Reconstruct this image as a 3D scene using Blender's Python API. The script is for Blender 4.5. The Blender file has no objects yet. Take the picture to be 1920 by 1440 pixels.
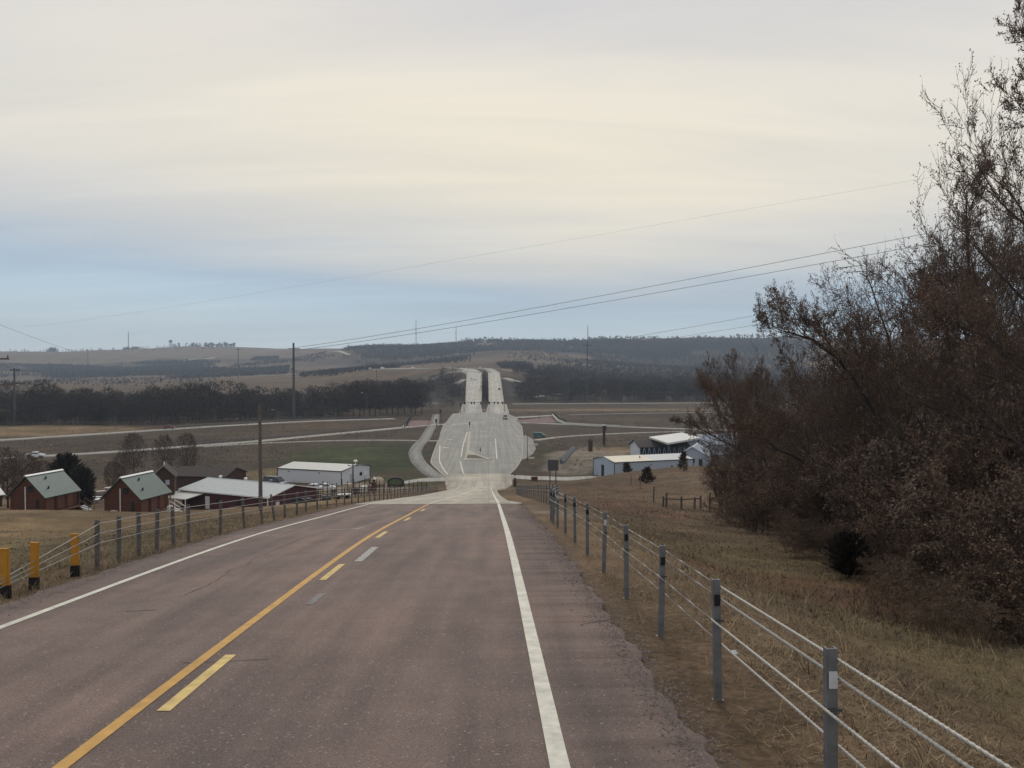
import bpy, math, random
import numpy as np
R = math.radians
rng = np.random.default_rng(7)
random.seed(7)
sc = bpy.context.scene
C = bpy.context.collection

# ---------------------------------------------------------------- camera
FPX, HX, HY = 1554.0, 916.0, 690.0
yaw = math.atan((960 - HX) / FPX); pit = math.atan((720 - HY) / FPX)
Fw = np.array([math.sin(yaw) * math.cos(pit), math.cos(yaw) * math.cos(pit), -math.sin(pit)])
Rt = np.array([math.cos(yaw), -math.sin(yaw), 0.0])
Up = np.cross(Rt, Fw)
cam = bpy.data.objects.new('camera', bpy.data.cameras.new('camera')); C.objects.link(cam)
cam.location = (0, 0, 0); cam.rotation_euler = (R(90) - pit, 0, -yaw)
cam.data.sensor_width = 36; cam.data.lens = FPX / 1920 * 36
cam.data.clip_end = 30000; cam.data.clip_start = .1
sc.camera = cam

def ray(px, py): return Fw + Rt * ((px - 960) / FPX) - Up * ((py - 720) / FPX)
def W(px, py, Y):
    d = ray(px, py); return d * (Y / d[1])
VZ = -27.2                                    # valley floor, camera is at 0
def V(px, py, z=VZ):                          # photo point on the valley floor
    d = ray(px, py); return d * (z / d[2])
def XofPx(px, Y, row=850): return W(px, row, Y)[0]

# ---------------------------------------------------------------- terrain
def hermite(xs, ys):
    xs = np.array(xs, float); ys = np.array(ys, float)
    m = np.gradient(ys, xs)
    def f(x):
        x = np.clip(np.asarray(x, float), xs[0], xs[-1])
        i = np.clip(np.searchsorted(xs, x) - 1, 0, len(xs) - 2)
        h = xs[i + 1] - xs[i]; t = (x - xs[i]) / h
        return ((1 + 2 * t) * (1 - t) ** 2 * ys[i] + t * (1 - t) ** 2 * h * m[i]
                + t * t * (3 - 2 * t) * ys[i + 1] + t * t * (t - 1) * h * m[i + 1])
    return f
ROAD = hermite([-60, -40, -20, 0, 10, 22.5, 33, 45, 60, 87, 112, 137, 160, 174, 186, 200, 230, 260],
               [2.4, .8, -.85, -2.5, -3.36, -4.58, -5.88, -7.4, -9.52, -13.38, -16.85, -20.35, -23.5, -25.3, -26.4, -26.95, -27.12, -27.14])
def sstep(a, b, x):
    t = np.clip((x - a) / (b - a), 0, 1); return t * t * (3 - 2 * t)
UC = 40.0
def tps(pts, lam=2e-4):
    P = np.array(pts, float)
    uv = np.c_[P[:, 0] / (P[:, 1] + UC) * 1.5, np.log(P[:, 1] + UC)]
    val = P[:, 2] / (P[:, 1] + UC)
    n = len(P)
    def K(a, b):
        d2 = ((a[:, None, :] - b[None]) ** 2).sum(-1) + 1e-12
        return .5 * d2 * np.log(d2)
    A = np.zeros((n + 3, n + 3)); A[:n, :n] = K(uv, uv) + np.eye(n) * lam
    A[:n, n] = 1; A[:n, n + 1:] = uv; A[n, :n] = 1; A[n + 1:, :n] = uv.T
    w = np.linalg.solve(A, np.r_[val, 0, 0, 0])
    def f(X, Y):
        X = np.asarray(X, float); Y = np.asarray(Y, float); s = X.shape
        q = np.c_[(X / (Y + UC) * 1.5).ravel(), np.log(Y + UC).ravel()]
        out = np.empty(len(q))
        for i in range(0, len(q), 20000):
            b = q[i:i + 20000]
            out[i:i + 20000] = K(b, uv) @ w[:n] + w[n] + b @ w[n + 1:]
        return (out.reshape(s)) * (Y + UC)
    return f
near = [(0, y, float(ROAD(y))) for y in (-28, -10, 0, 10, 20, 30, 45, 60, 80, 100, 120, 140, 160, 180, 200)]
near += [(-8, y, float(ROAD(y)) - .12) for y in (-28, -10, 0, 10, 20, 30, 45, 60, 80, 100, 120, 140, 160, 180, 200)]
near += [tuple(W(*a)) for a in [
    (100, 1003, 45), (0, 1003, 40), (250, 984, 55), (0, 957, 75), (200, 963, 80), (330, 972, 72), (120, 957, 84), (268, 970, 108), (95, 965, 110), (400, 958, 108), (190, 962, 112),
    (470, 955, 130), (560, 948, 130), (690, 922, 168), (600, 903, 200), (400, 905, 195), (200, 905, 190), (0, 905, 190), (490, 955, 85),
    (20, 1120, 14.2), (780, 922, 150),
    (1500, 1300, 9.6), (1750, 1320, 9.8), (1600, 1150, 17), (1850, 1150, 18.5), (1600, 1080, 25), (1750, 1080, 26), (1400, 1040, 30), (1400, 960, 60),
    (1250, 965, 50), (1200, 900, 120), (1300, 885, 130), (1305, 876, 150), (1100, 898, 150), (1040, 907, 140), (1200, 930, 80), (1180, 886, 160), (1000, 908, 160)]]
near += [(-30, 10, -5.3), (-60, 30, -10), (-60, 0, -6), (-100, 60, -17), (-150, 150, -27), (-60, -25, -3), (60, 30, -6), (60, 80, -10), (100, 160, -20),
         (30, 0, -6), (20, 10, -5.6), (100, 0, -3), (40, -25, -2), (140, 200, -24), (60, 200, -27), (-60, 200, -27.2), (-160, 200, -27.2), (20, 185, -26.8), (-25, 185, -27)]
far = [(u * (y + UC), y, VZ) for y in (420, 560, 640) for u in (-1.2, -.7, -.35, -.12, .1, .3, .6, 1.2)]
far += [tuple(W(*a)) for a in [
    (915, 750, 690), (750, 748, 700), (1100, 747, 700),
    (915, 722, 800), (850, 728, 800), (980, 728, 800), (700, 742, 800), (1150, 742, 800),
    (908, 699.5, 905), (860, 703, 905), (960, 704, 905), (760, 722, 1000), (1080, 724, 950),
    (900, 692.5, 1000), (820, 692.5, 1050), (868, 693, 1030), (890, 691.8, 1100), (830, 691.5, 1150), (940, 691, 1150), (890, 689, 1300), (780, 690, 1300), (720, 694, 1150), (640, 700, 1200), (560, 704, 1300), (1020, 698, 1100),
    (0, 726, 1000), (200, 727, 1000), (400, 722, 1050), (0, 711, 1700), (200, 708, 1700), (400, 704, 1700),
    (0, 690, 2300), (200, 690, 2300), (400, 684, 2300), (560, 682, 2000), (700, 680, 2000),
    (0, 667, 3000), (200, 669, 3000), (400, 664, 3000), (560, 668, 2600), (650, 660, 2300),
    (0, 661, 3900), (110, 661, 3900), (200, 660, 3900), (400, 653, 3800), (550, 655, 3600), (700, 653, 3000), (800, 653, 2800),
    (900, 645, 2700), (1000, 645, 2700), (1100, 643, 2700), (1200, 642, 2600), (1300, 638, 2600), (1450, 640, 2600), (1700, 640, 2600), (2300, 640, 2600), (-400, 660, 3900),
    (960, 668, 1700), (1010, 664, 1800), (1080, 676, 1800), (920, 676, 1500), (850, 672, 1900),
    (1200, 686, 1900), (1300, 686, 2000), (1400, 676, 2000), (1250, 672, 2150), (1700, 690, 1800), (1200, 706, 1300), (1400, 706, 1300),
    (1300, 725, 1000), (1700, 725, 1000), (-400, 725, 1000), (2400, 725, 1000)]]
far += [(u * (y + UC), y, z) for (y, z) in ((4800, 40), (6400, -40)) for u in (-1.3, -.8, -.4, 0, .4, .8, 1.3)]
fn = tps(near); ff = tps(far, 4e-6)
def vnoise(X, Y, s, seed):
    r = np.random.default_rng(seed); T = r.random((64, 64))
    x = np.asarray(X) / s; y = np.asarray(Y) / s
    xi = np.floor(x).astype(int); yi = np.floor(y).astype(int)
    fx = x - xi; fy = y - yi; fx = fx * fx * (3 - 2 * fx); fy = fy * fy * (3 - 2 * fy)
    g = lambda a, b: T[a % 64, b % 64]
    return ((g(xi, yi) * (1 - fx) + g(xi + 1, yi) * fx) * (1 - fy) + (g(xi, yi + 1) * (1 - fx) + g(xi + 1, yi + 1) * fx) * fy) - .5
RL, RR = -7.45, 1.72                          # asphalt edges
def hgt(X, Y):
    X = np.asarray(X, float); Y = np.asarray(Y, float)
    sh = np.broadcast(X, Y).shape
    X = np.atleast_1d(np.broadcast_to(X, sh).astype(float)); Y = np.atleast_1d(np.broadcast_to(Y, sh).astype(float))
    a = fn(X, np.minimum(Y, 230)); b = np.full(X.shape, VZ); c = ff(X, np.maximum(Y, 400))
    rough = np.abs(vnoise(X, Y, 3.1, 1)) * .25 + vnoise(X, Y, 9, 2) * .5
    a = a + rough * sstep(1.5, 10, np.maximum(RL - X, X - RR)) * sstep(200, 150, Y)
    b = b + vnoise(X, Y, 60, 5) * .0
    t1 = sstep(176, 205, Y); t2 = sstep(600, 760, Y)
    c = c + (vnoise(X, Y, 130, 3) * 7 + vnoise(X, Y, 330, 4) * 16) * sstep(1000, 2000, Y)
    h = (a * (1 - t1) + b * t1) * (1 - t2) + c * t2
    fl = 4.2 * sstep(155, 186, Y)
    d = np.maximum(RL - .5 - fl - X, X - RR - .75 - fl)  # outside the road bench
    k = sstep(0, 4.5, d)
    bench = ROAD(Y) - .10 - .1 * sstep(40, 90, Y)
    k = np.maximum(k, sstep(196, 215, Y))
    h = bench * (1 - k) + h * k
    return h.reshape(sh) if sh else float(h[0])
def H(x, y): return float(hgt(np.array([x]), np.array([y]))[0])
def ground(px, py):                           # photo point -> terrain point
    d = ray(px, py); ys = np.exp(np.linspace(math.log(4), math.log(6000), 900))
    P = d[None] * (ys / d[1])[:, None]
    z = hgt(P[:, 0], P[:, 1]); i = np.argmax(P[:, 2] < z)
    return np.array([P[i, 0], P[i, 1], z[i]])

# ---------------------------------------------------------------- mesh helpers
def np_mesh(name, verts, faces, mat, parent=None, smooth=False, mats=None, midx=None, uv=None):
    me = bpy.data.meshes.new(name)
    verts = np.asarray(verts, np.float32); faces = np.asarray(faces, np.int32)
    k = faces.shape[1]
    me.vertices.add(len(verts)); me.vertices.foreach_set('co', verts.ravel())
    me.loops.add(faces.size); me.loops.foreach_set('vertex_index', faces.ravel())
    me.polygons.add(len(faces)); me.polygons.foreach_set('loop_start', np.arange(len(faces), dtype=np.int32) * k)
    me.polygons.foreach_set('loop_total', np.full(len(faces), k, np.int32))
    if mats:
        for m in mats: me.materials.append(m)
        me.polygons.foreach_set('material_index', np.asarray(midx, np.int32))
    else: me.materials.append(mat)
    if smooth: me.polygons.foreach_set('use_smooth', np.ones(len(faces), bool))
    me.update(); me.validate()
    o = bpy.data.objects.new(name, me); C.objects.link(o)
    if parent: o.parent = parent
    return o
class MB:
    def __init__(s): s.v = []; s.f = []
    def add(s, vs, fs):
        n = len(s.v); s.v += [tuple(map(float, v)) for v in vs]; s.f += [tuple(i + n for i in f) for f in fs]; return s
    def box(s, c, d, rz=0):
        x, y, z = [k / 2 for k in d]; ca, sa = math.cos(rz), math.sin(rz); vs = []
        for a in (-x, x):
            for b in (-y, y):
                for e in (-z, z): vs.append((c[0] + a * ca - b * sa, c[1] + a * sa + b * ca, c[2] + e))
        return s.add(vs, [(0, 1, 3, 2), (4, 6, 7, 5), (0, 4, 5, 1), (2, 3, 7, 6), (0, 2, 6, 4), (1, 5, 7, 3)])
    def bar(s, a, b, w, h=None):              # square-section bar from a to b
        return s.tube(a, b, w * .707, (h or w) * .707, 4)
    def tube(s, a, b, r0, r1=None, n=8, cap=True):
        a = np.array(a, float); b = np.array(b, float); r1 = r0 if r1 is None else r1
        d = b - a; d = d / (np.linalg.norm(d) + 1e-9)
        u = np.cross(d, (0, 0, 1)) if abs(d[2]) < .95 else np.cross(d, (0, 1, 0)); u /= np.linalg.norm(u); w = np.cross(d, u)
        vs = []
        for p, r in ((a, r0), (b, r1)):
            for i in range(n):
                t = 2 * math.pi * (i + .5) / n; vs.append(p + (u * math.cos(t) + w * math.sin(t)) * r)
        fs = [(i, (i + 1) % n, n + (i + 1) % n, n + i) for i in range(n)]
        if cap: fs += [tuple(range(n - 1, -1, -1)), tuple(range(n, 2 * n))]
        return s.add(vs, fs)
    def lathe(s, c, prof, n=12, ax=(1, 1)):
        vs = []; fs = []
        for r, z in prof:
            for i in range(n):
                t = 2 * math.pi * i / n; vs.append((c[0] + r * ax[0] * math.cos(t), c[1] + r * ax[1] * math.sin(t), c[2] + z))
        m = len(prof)
        for j in range(m - 1):
            for i in range(n): fs.append((j * n + i, j * n + (i + 1) % n, (j + 1) * n + (i + 1) % n, (j + 1) * n + i))
        fs += [tuple(range(n - 1, -1, -1)), tuple(range((m - 1) * n, m * n))]
        return s.add(vs, fs)
    def prism(s, poly, y0, y1):               # poly in x,z extruded along y
        n = len(poly)
        vs = [(x, y0, z) for x, z in poly] + [(x, y1, z) for x, z in poly]
        return s.add(vs, [(i, (i + 1) % n, n + (i + 1) % n, n + i) for i in range(n)] + [tuple(range(n - 1, -1, -1)), tuple(range(n, 2 * n))])
    def slab(s, poly, t):                     # 3-d polygon with thickness t downwards
        n = len(poly); vs = [tuple(p) for p in poly] + [(p[0], p[1], p[2] - t) for p in poly]
        return s.add(vs, [tuple(range(n)), tuple(range(2 * n - 1, n - 1, -1))] + [(i, n + i, n + (i + 1) % n, (i + 1) % n) for i in range(n)])
    def path(s, pts, r, n=6):
        for a, b in zip(pts[:-1], pts[1:]): s.tube(a, b, r, r, n, cap=False)
        return s
    def build(s, name, mat, parent=None, bevel=0, smooth=False):
        me = bpy.data.meshes.new(name); me.from_pydata(s.v, [], s.f); me.materials.append(mat)
        import bmesh
        bm = bmesh.new(); bm.from_mesh(me); bmesh.ops.recalc_face_normals(bm, faces=bm.faces)
        if bevel: bmesh.ops.bevel(bm, geom=bm.edges[:], offset=bevel, segments=2, affect='EDGES', clamp_overlap=True)
        bm.to_mesh(me); bm.free()
        if smooth:
            for p in me.polygons: p.use_smooth = True
        o = bpy.data.objects.new(name, me); C.objects.link(o)
        if parent: o.parent = parent
        return o
def tag(o, label=None, cat=None, group=None, kind=None):
    if label: o['label'] = label
    if cat: o['category'] = cat
    if group: o['group'] = group
    if kind: o['kind'] = kind
    return o
def thing(name, label, cat, loc=(0, 0, 0), rz=0, group=None):
    o = bpy.data.objects.new(name, None); C.objects.link(o); o.location = [float(v) for v in loc]; o.rotation_euler = (0, 0, rz)
    o.empty_display_size = .2
    return tag(o, label, cat, group)
def copy_tree(o, parent=None):
    c = o.copy(); C.objects.link(c); c.parent = parent
    for ch in list(o.children): copy_tree(ch, c)
    return c

# ---------------------------------------------------------------- materials
def mat(name, col, rough=.8, var=.25, scale=4.0, bump=0.0, bscale=None, metal=0.0, col2=None, detail=5, spec=.3, aniso=None):
    m = bpy.data.materials.new(name); m.use_nodes = True; nt = m.node_tree; N = nt.nodes; L = nt.links
    p = N['Principled BSDF']; p.inputs['Roughness'].default_value = rough; p.inputs['Metallic'].default_value = metal
    p.inputs['Specular IOR Level'].default_value = spec
    tc = N.new('ShaderNodeTexCoord'); mp = N.new('ShaderNodeMapping'); L.new(tc.outputs['Object'], mp.inputs[0])
    if aniso: mp.inputs['Scale'].default_value = aniso
    nz = N.new('ShaderNodeTexNoise'); nz.inputs['Scale'].default_value = scale; nz.inputs['Detail'].default_value = detail; nz.inputs['Roughness'].default_value = .65
    L.new(mp.outputs[0], nz.inputs['Vector'])
    rp = N.new('ShaderNodeValToRGB'); L.new(nz.outputs[0], rp.inputs[0])
    a = [c * (1 - var) for c in col]; b = [min(1, c * (1 + var)) for c in (col2 or col)]
    rp.color_ramp.elements[0].position = .3; rp.color_ramp.elements[1].position = .7
    rp.color_ramp.elements[0].color = (*a, 1); rp.color_ramp.elements[1].color = (*b, 1)
    L.new(rp.outputs[0], p.inputs['Base Color'])
    if bump:
        n2 = N.new('ShaderNodeTexNoise'); n2.inputs['Scale'].default_value = bscale or scale * 4; n2.inputs['Detail'].default_value = 4
        L.new(mp.outputs[0], n2.inputs['Vector'])
        bp = N.new('ShaderNodeBump'); bp.inputs['Strength'].default_value = bump; bp.inputs['Distance'].default_value = .02
        L.new(n2.outputs[0], bp.inputs['Height']); L.new(bp.outputs[0], p.inputs['Normal'])
    return m
M = {}
M['steel'] = mat('galvanised_steel', (.16, .165, .175), .55, .3, 9, metal=.35)
M['steel_dark'] = mat('weathered_steel', (.075, .075, .08), .7, .3, 9)
M['cable'] = mat('wire_rope', (.42, .40, .36), .55, .2, 30, metal=.2)
M['cable_grey'] = mat('grey_wire_rope', (.30, .29, .27), .6, .15, 30, metal=.2)
M['steel_mid'] = mat('brownish_steel', (.115, .108, .105), .75, .3, 9)
M['black'] = mat('black_plastic', (.012, .012, .013), .6, .2, 8)
M['white_refl'] = mat('white_reflector', (.55, .55, .58), .4, .1, 8)
M['yellow_post'] = mat('yellow_post_paint', (.43, .20, .022), .65, .22, 6)
M['concrete'] = mat('pale_concrete', (.37, .34, .285), .8, .12, .35, bump=.1, bscale=20)
M['wood'] = mat('weathered_wood', (.13, .11, .1), .9, .35, 3, aniso=(6, 6, .6))
M['wood_brown'] = mat('brown_wood', (.075, .045, .032), .9, .3, 3, aniso=(6, 6, .6))
M['log'] = mat('log_siding', (.10, .036, .022), .75, .3, 2, aniso=(1, 1, 6))
M['log_pale'] = mat('pale_log_boards', (.15, .068, .045), .8, .3, 2, aniso=(6, 6, 1))
M['green_roof'] = mat('green_metal_roof', (.082, .122, .108), .55, .15, 1.2, spec=.4)
M['white'] = mat('white_paint', (.75, .75, .74), .5, .06, 3)
M['white_wall'] = mat('white_metal_siding', (.60, .62, .66), .5, .07, 1.2, aniso=(5, 5, .4))
M['pale_roof'] = mat('pale_metal_roof', (.52, .52, .49), .45, .09, .8, aniso=(4, 1, 1), spec=.5)
M['grey_roof'] = mat('grey_metal_roof', (.42, .45, .45), .45, .12, .8, aniso=(4, 1, 1), spec=.5)
M['tan_roof'] = mat('cream_metal_roof', (.62, .56, .44), .55, .08, .8)
M['maroon'] = mat('maroon_siding', (.085, .026, .032), .75, .2, 2, aniso=(6, 6, .6))
M['brown_wall'] = mat('dark_brown_siding', (.062, .036, .027), .85, .25, 2, aniso=(1, 1, 5))
M['brown_roof'] = mat('brown_shingle', (.055, .045, .04), .9, .25, 3)
M['grey_wall'] = mat('blue_grey_siding', (.36, .41, .48), .55, .1, 1.5, aniso=(5, 5, .4))
M['blue_roof'] = mat('blue_grey_roof', (.26, .30, .36), .5, .12, 1)
M['trim'] = mat('dark_trim', (.03, .03, .033), .6, .2, 5)
M['glass'] = mat('dark_glass', (.012, .017, .026), .12, .2, 2, spec=.6)
M['tyre'] = mat('tyre_rubber', (.012, .012, .012), .9, .2, 8)
M['grass_tan'] = mat('dry_grass_blade', (.225, .178, .118), .9, .4, 1.3, col2=(.24, .18, .115))
M['grass_brown'] = mat('brown_grass_blade', (.12, .094, .066), .9, .38, 1.3, col2=(.13, .096, .066))
M['bark'] = mat('dark_bark', (.05, .042, .037), .95, .3, 5, bump=.4, aniso=(4, 4, 1))
M['twig'] = mat('brown_twigs', (.084, .058, .045), .95, .35, .8)
M['leaf'] = mat('dead_brown_leaves', (.125, .080, .056), .9, .45, .6, col2=(.165, .107, .075))
M['leaf_pale'] = mat('pale_dry_leaves', (.145, .105, .08), .9, .3, .8)
M['far_twig'] = mat('far_bare_twigs', (.044, .036, .033), 1, .5, .035, col2=(.05, .039, .033))
M['cedar'] = mat('cedar_needles', (.06, .038, .027), .95, .4, 1.5)
M['evergreen'] = mat('evergreen_needles', (.03, .03, .022), .95, .5, .8)
M['cedar_dark'] = mat('dark_cedar_needles', (.026, .02, .015), .95, .4, 1.5)
M['marking'] = mat('white_road_paint', (.60, .58, .50), .7, .22, 5, detail=8)
M['yellow'] = mat('yellow_road_paint', (.52, .30, .085), .7, .2, 5, detail=8)
M['yellow_pale'] = mat('pale_yellow_road_paint', (.60, .44, .17), .7, .25, 6, detail=8)
M['red_paving'] = mat('red_paving', (.17, .105, .095), .9, .12, .5)
# ---------------------------------------------------------------- ground
nu, nv = 420, 430
tt = np.linspace(-1, 1, nu); us = np.sign(tt) * (np.abs(tt) * .35 + np.abs(tt) ** 3 * 1.3)
ys = np.exp(np.linspace(math.log(UC - 30), math.log(6400 + UC), nv)) - UC
GX = us[None, :] * (ys[:, None] + UC); GY = np.repeat(ys[:, None], nu, 1)
GZ = hgt(GX, GY)
idx = np.arange(nu * nv).reshape(nv, nu)
gf = np.stack([idx[:-1, :-1], idx[:-1, 1:], idx[1:, 1:], idx[1:, :-1]], -1).reshape(-1, 4)
gm = bpy.data.materials.new('dry_ground'); gm.use_nodes = True
N = gm.node_tree.nodes; L = gm.node_tree.links; p = N['Principled BSDF']; p.inputs['Roughness'].default_value = .95; p.inputs['Specular IOR Level'].default_value = .1
at = N.new('ShaderNodeAttribute'); at.attribute_name = 'cover'
tc = N.new('ShaderNodeTexCoord')
def noise(sc_, det, rough=.65):
    n = N.new('ShaderNodeTexNoise'); n.inputs['Scale'].default_value = sc_; n.inputs['Detail'].default_value = det; n.inputs['Roughness'].default_value = rough
    L.new(tc.outputs['Object'], n.inputs['Vector']); return n
def ramp(src, a, b, c0, c1):
    r = N.new('ShaderNodeValToRGB'); L.new(src, r.inputs[0]); r.color_ramp.elements[0].position = a; r.color_ramp.elements[1].position = b
    r.color_ramp.elements[0].color = (*c0, 1); r.color_ramp.elements[1].color = (*c1, 1); return r
def mul(a, b):
    m = N.new('ShaderNodeMix'); m.data_type = 'RGBA'; m.blend_type = 'MULTIPLY'; m.inputs['Factor'].default_value = 1
    L.new(a, m.inputs['A']); L.new(b, m.inputs['B']); return m.outputs['Result']
n1 = noise(.02, 8); n2 = noise(.45, 8); n3 = noise(9, 6); n5 = noise(.11, 9, .75)
c = mul(at.outputs['Color'], ramp(n1.outputs[0], .33, .68, (.62, .62, .64), (1.34, 1.3, 1.25)).outputs[0])
c = mul(c, ramp(n2.outputs[0], .3, .7, (.68, .66, .66), (1.3, 1.32, 1.28)).outputs[0])
c = mul(c, ramp(n3.outputs[0], .3, .72, (.55, .52, .5), (1.42, 1.4, 1.35)).outputs[0])
c = mul(c, ramp(n5.outputs[0], .34, .66, (.66, .66, .62), (1.36, 1.3, 1.25)).outputs[0])
L.new(c, p.inputs['Base Color'])
bp = N.new('ShaderNodeBump'); bp.inputs['Strength'].default_value = .6; bp.inputs['Distance'].default_value = .06
L.new(n3.outputs[0], bp.inputs['Height']); L.new(bp.outputs[0], p.inputs['Normal'])
gr = np_mesh('ground', np.stack([GX, GY, GZ], -1).reshape(-1, 3), gf, gm, smooth=True); tag(gr, kind='structure')
TAN = (.20, .15, .092); BRN = (.12, .087, .06); DRK = (.070, .055, .043); GRN = (.045, .058, .024); HILL = (.15, .115, .085)
WOOD = (.045, .038, .033); GRAV = (.20, .18, .155); RED = (.13, .085, .06); SAND = (.26, .2, .13); DIRT = (.185, .135, .094)
cov = np.empty((nv, nu, 3)); cov[:] = BRN
def paint(w, col): cov[:] = cov * (1 - w[..., None]) + np.array(col) * w[..., None]
paint(sstep(1000, 2600, GY), HILL)
paint(sstep(170, 230, GY) * (1 - sstep(560, 700, GY)), DRK)
paint(sstep(560, 700, GY) * (1 - sstep(820, 1000, GY)), WOOD)
paint((1 - sstep(60, 170, GY)) * sstep(-7, -20, GX) * .9, TAN)
paint((1 - sstep(5, 16, np.abs(GX + 10.5))) * (1 - sstep(20, 45, GY)) * .55, (.12, .115, .06))
paint(sstep(1.2, 2.0, GX) * (1 - sstep(3.0, 6.0, GX)) * (1 - sstep(60, 140, GY)), DIRT)
paint((1 - sstep(-9, -8, GX)) * 0 + sstep(-9.3, -8.3, GX) * (1 - sstep(-8, -7, GX)) * (1 - sstep(60, 140, GY)) * .8, DIRT)
paint(sstep(4, 7, GX) * (1 - sstep(9, 14, GX)) * (1 - sstep(40, 80, GY)) * .75, (.14, .118, .064))
def patch(px, py, rx, ry, col, k=1.0, rot=0.0, at=None):
    g = ground(px, py) if at is None else at
    wob = 1 + .5 * vnoise(GX, GY, max(3, min(rx, ry) * .7), int(px * 7 + py) % 997)
    dx, dy = GX - g[0], GY - g[1]; ca, sa = math.cos(rot), math.sin(rot)
    d = np.sqrt(((dx * ca + dy * sa) / rx) ** 2 + ((-dx * sa + dy * ca) / ry) ** 2) * wob
    paint((1 - sstep(.7, 1.1, d)) * k, col)
patch(680, 855, 22, 45, GRN, .95); patch(740, 872, 8, 20, GRN, .9); patch(610, 850, 14, 30, GRN, .6); patch(760, 905, 10, 12, GRN, .8)
patch(1010, 850, 6, 30, (.065, .06, .035), .8); patch(640, 800, 60, 30, (.085, .06, .042), .8); patch(1160, 790, 60, 25, (.085, .065, .048), .8)
patch(1000, 768, 120, 14, SAND, .0); patch(1150, 769, 130, 16, SAND, .55)
patch(100, 810, 40, 30, (.2, .15, .09), .8); patch(60, 802, 30, 20, SAND, .6); patch(480, 895, 9, 18, (.17, .14, .085), .9)
patch(1080, 862, 9, 30, GRAV, 1); patch(1120, 850, 9, 22, GRAV, 1); patch(1060, 880, 7, 12, GRAV, 1)
patch(1160, 845, 9, 9, (.2, .15, .1), .9)
patch(660, 912, 14, 14, GRAV, .9, at=(-30, 182)); patch(190, 930, 8, 20, (.12, .1, .085), .8)
patch(1020, 958, 1.6, 9, (.23, .195, .16), .9, at=(3.2, 41))
patch(1290, 940, 8, 16, (.15, .11, .078), .7); patch(1340, 900, 12, 25, (.135, .102, .074), .7); patch(1200, 960, 8, 20, (.11, .08, .06), .6); patch(1150, 950, 5, 14, (.13, .08, .058), .8); patch(1120, 915, 9, 20, (.12, .08, .055), .7)
patch(1650, 1120, 6, 3, (.13, .072, .042), .8); patch(1800, 1130, 6, 2, (.1, .06, .04), .8)
for (a, b, rx, ry, cc, k) in [(300, 735, 260, 90, (.115, .085, .062), .8), (200, 715, 300, 200, (.13, .095, .07), .7), (120, 668, 500, 250, HILL, .7), (450, 660, 350, 300, (.17, .13, .1), .8), (440, 690, 160, 200, (.09, .08, .07), .7),
                          (1000, 672, 190, 330, (.135, .105, .078), .9), (1110, 680, 110, 160, (.15, .115, .085), .8), (1250, 678, 170, 130, (.15, .105, .075), .8), (1230, 690, 330, 90, (.11, .09, .078), .7), (950, 655, 80, 200, (.12, .09, .068), .7),
                          (620, 678, 140, 160, (.11, .09, .07), .6), (750, 725, 60, 60, (.09, .07, .055), .6), (1390, 682, 70, 60, (.2, .17, .14), .9)]:
    patch(a, b, rx, ry, cc, k)
for (a, b, rx, ry, k) in [(240, 685, 330, 330, .8), (1350, 672, 300, 200, .8), (1130, 668, 120, 160, .7), (720, 672, 200, 200, .75), (860, 668, 130, 180, .8), (780, 668, 150, 350, .7), (1260, 655, 420, 320, .85), (1000, 650, 180, 160, .6), (1250, 705, 330, 220, .7), (1300, 725, 300, 90, .8)]:
    patch(a, b, rx, ry, WOOD, k)
for (a, b, rx, ry, cc, k) in [(1000, 670, 70, 150, (.125, .098, .072), .85), (1050, 672, 60, 90, (.135, .1, .075), .8), (1170, 678, 90, 70, (.135, .092, .07), .8), (610, 671, 60, 120, (.12, .095, .075), .8), (1390, 682, 70, 60, (.2, .17, .14), .8)]:
    patch(a, b, rx, ry, cc, k)
ca = gr.data.color_attributes.new('cover', 'FLOAT_COLOR', 'POINT')
ca.data.foreach_set('color', np.c_[cov.reshape(-1, 3), np.ones(nu * nv)].astype(np.float32).ravel())

# ---------------------------------------------------------------- roads
def ribbon(name, pts, w, m, zf, off=0.0, skirt=.15, cols=1, edge=0.0, seed=0, kind='structure', smooth=True):
    """strip along pts with a width (number or list), skirts down its sides, optional ragged edges"""
    pts = np.array(pts, float)[:, :2]; d = np.gradient(pts, axis=0); d /= np.linalg.norm(d, axis=1)[:, None]
    nrm = np.c_[d[:, 1], -d[:, 0]]; w = np.broadcast_to(np.asarray(w, float), (len(pts),)); r = np.random.default_rng(seed)
    vs = []; n = cols + 3
    for i in range(len(pts)):
        e0, e1 = (r.random(2) - .5) * edge * .5 + (edge * np.array([math.sin(pts[i][1] * 2.3 + seed) + math.sin(pts[i][1] * 5.7), math.sin(pts[i][1] * 1.9 + 2) + math.sin(pts[i][1] * 6.3 + seed)]) * .25 if edge > .05 else 0)
        ks = np.linspace(-.5, .5, cols + 1); a = [pts[i] + nrm[i] * (k * w[i] + (e0 if k < 0 else e1) * (abs(k) > .49)) for k in ks]
        zz = [float(zf(q[0], q[1])) + off for q in a]
        vs.append((*a[0], zz[0] - skirt))
        vs += [(*q, z) for q, z in zip(a, zz)]
        vs.append((*a[-1], zz[-1] - skirt))
    k = np.arange(len(pts) * n).reshape(len(pts), n)
    f = np.stack([k[:-1, :-1], k[:-1, 1:], k[1:, 1:], k[1:, :-1]], -1).reshape(-1, 4)
    o = np_mesh(name, vs, f, m, smooth=False)
    if kind: tag(o, kind=kind)
    return o
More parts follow.
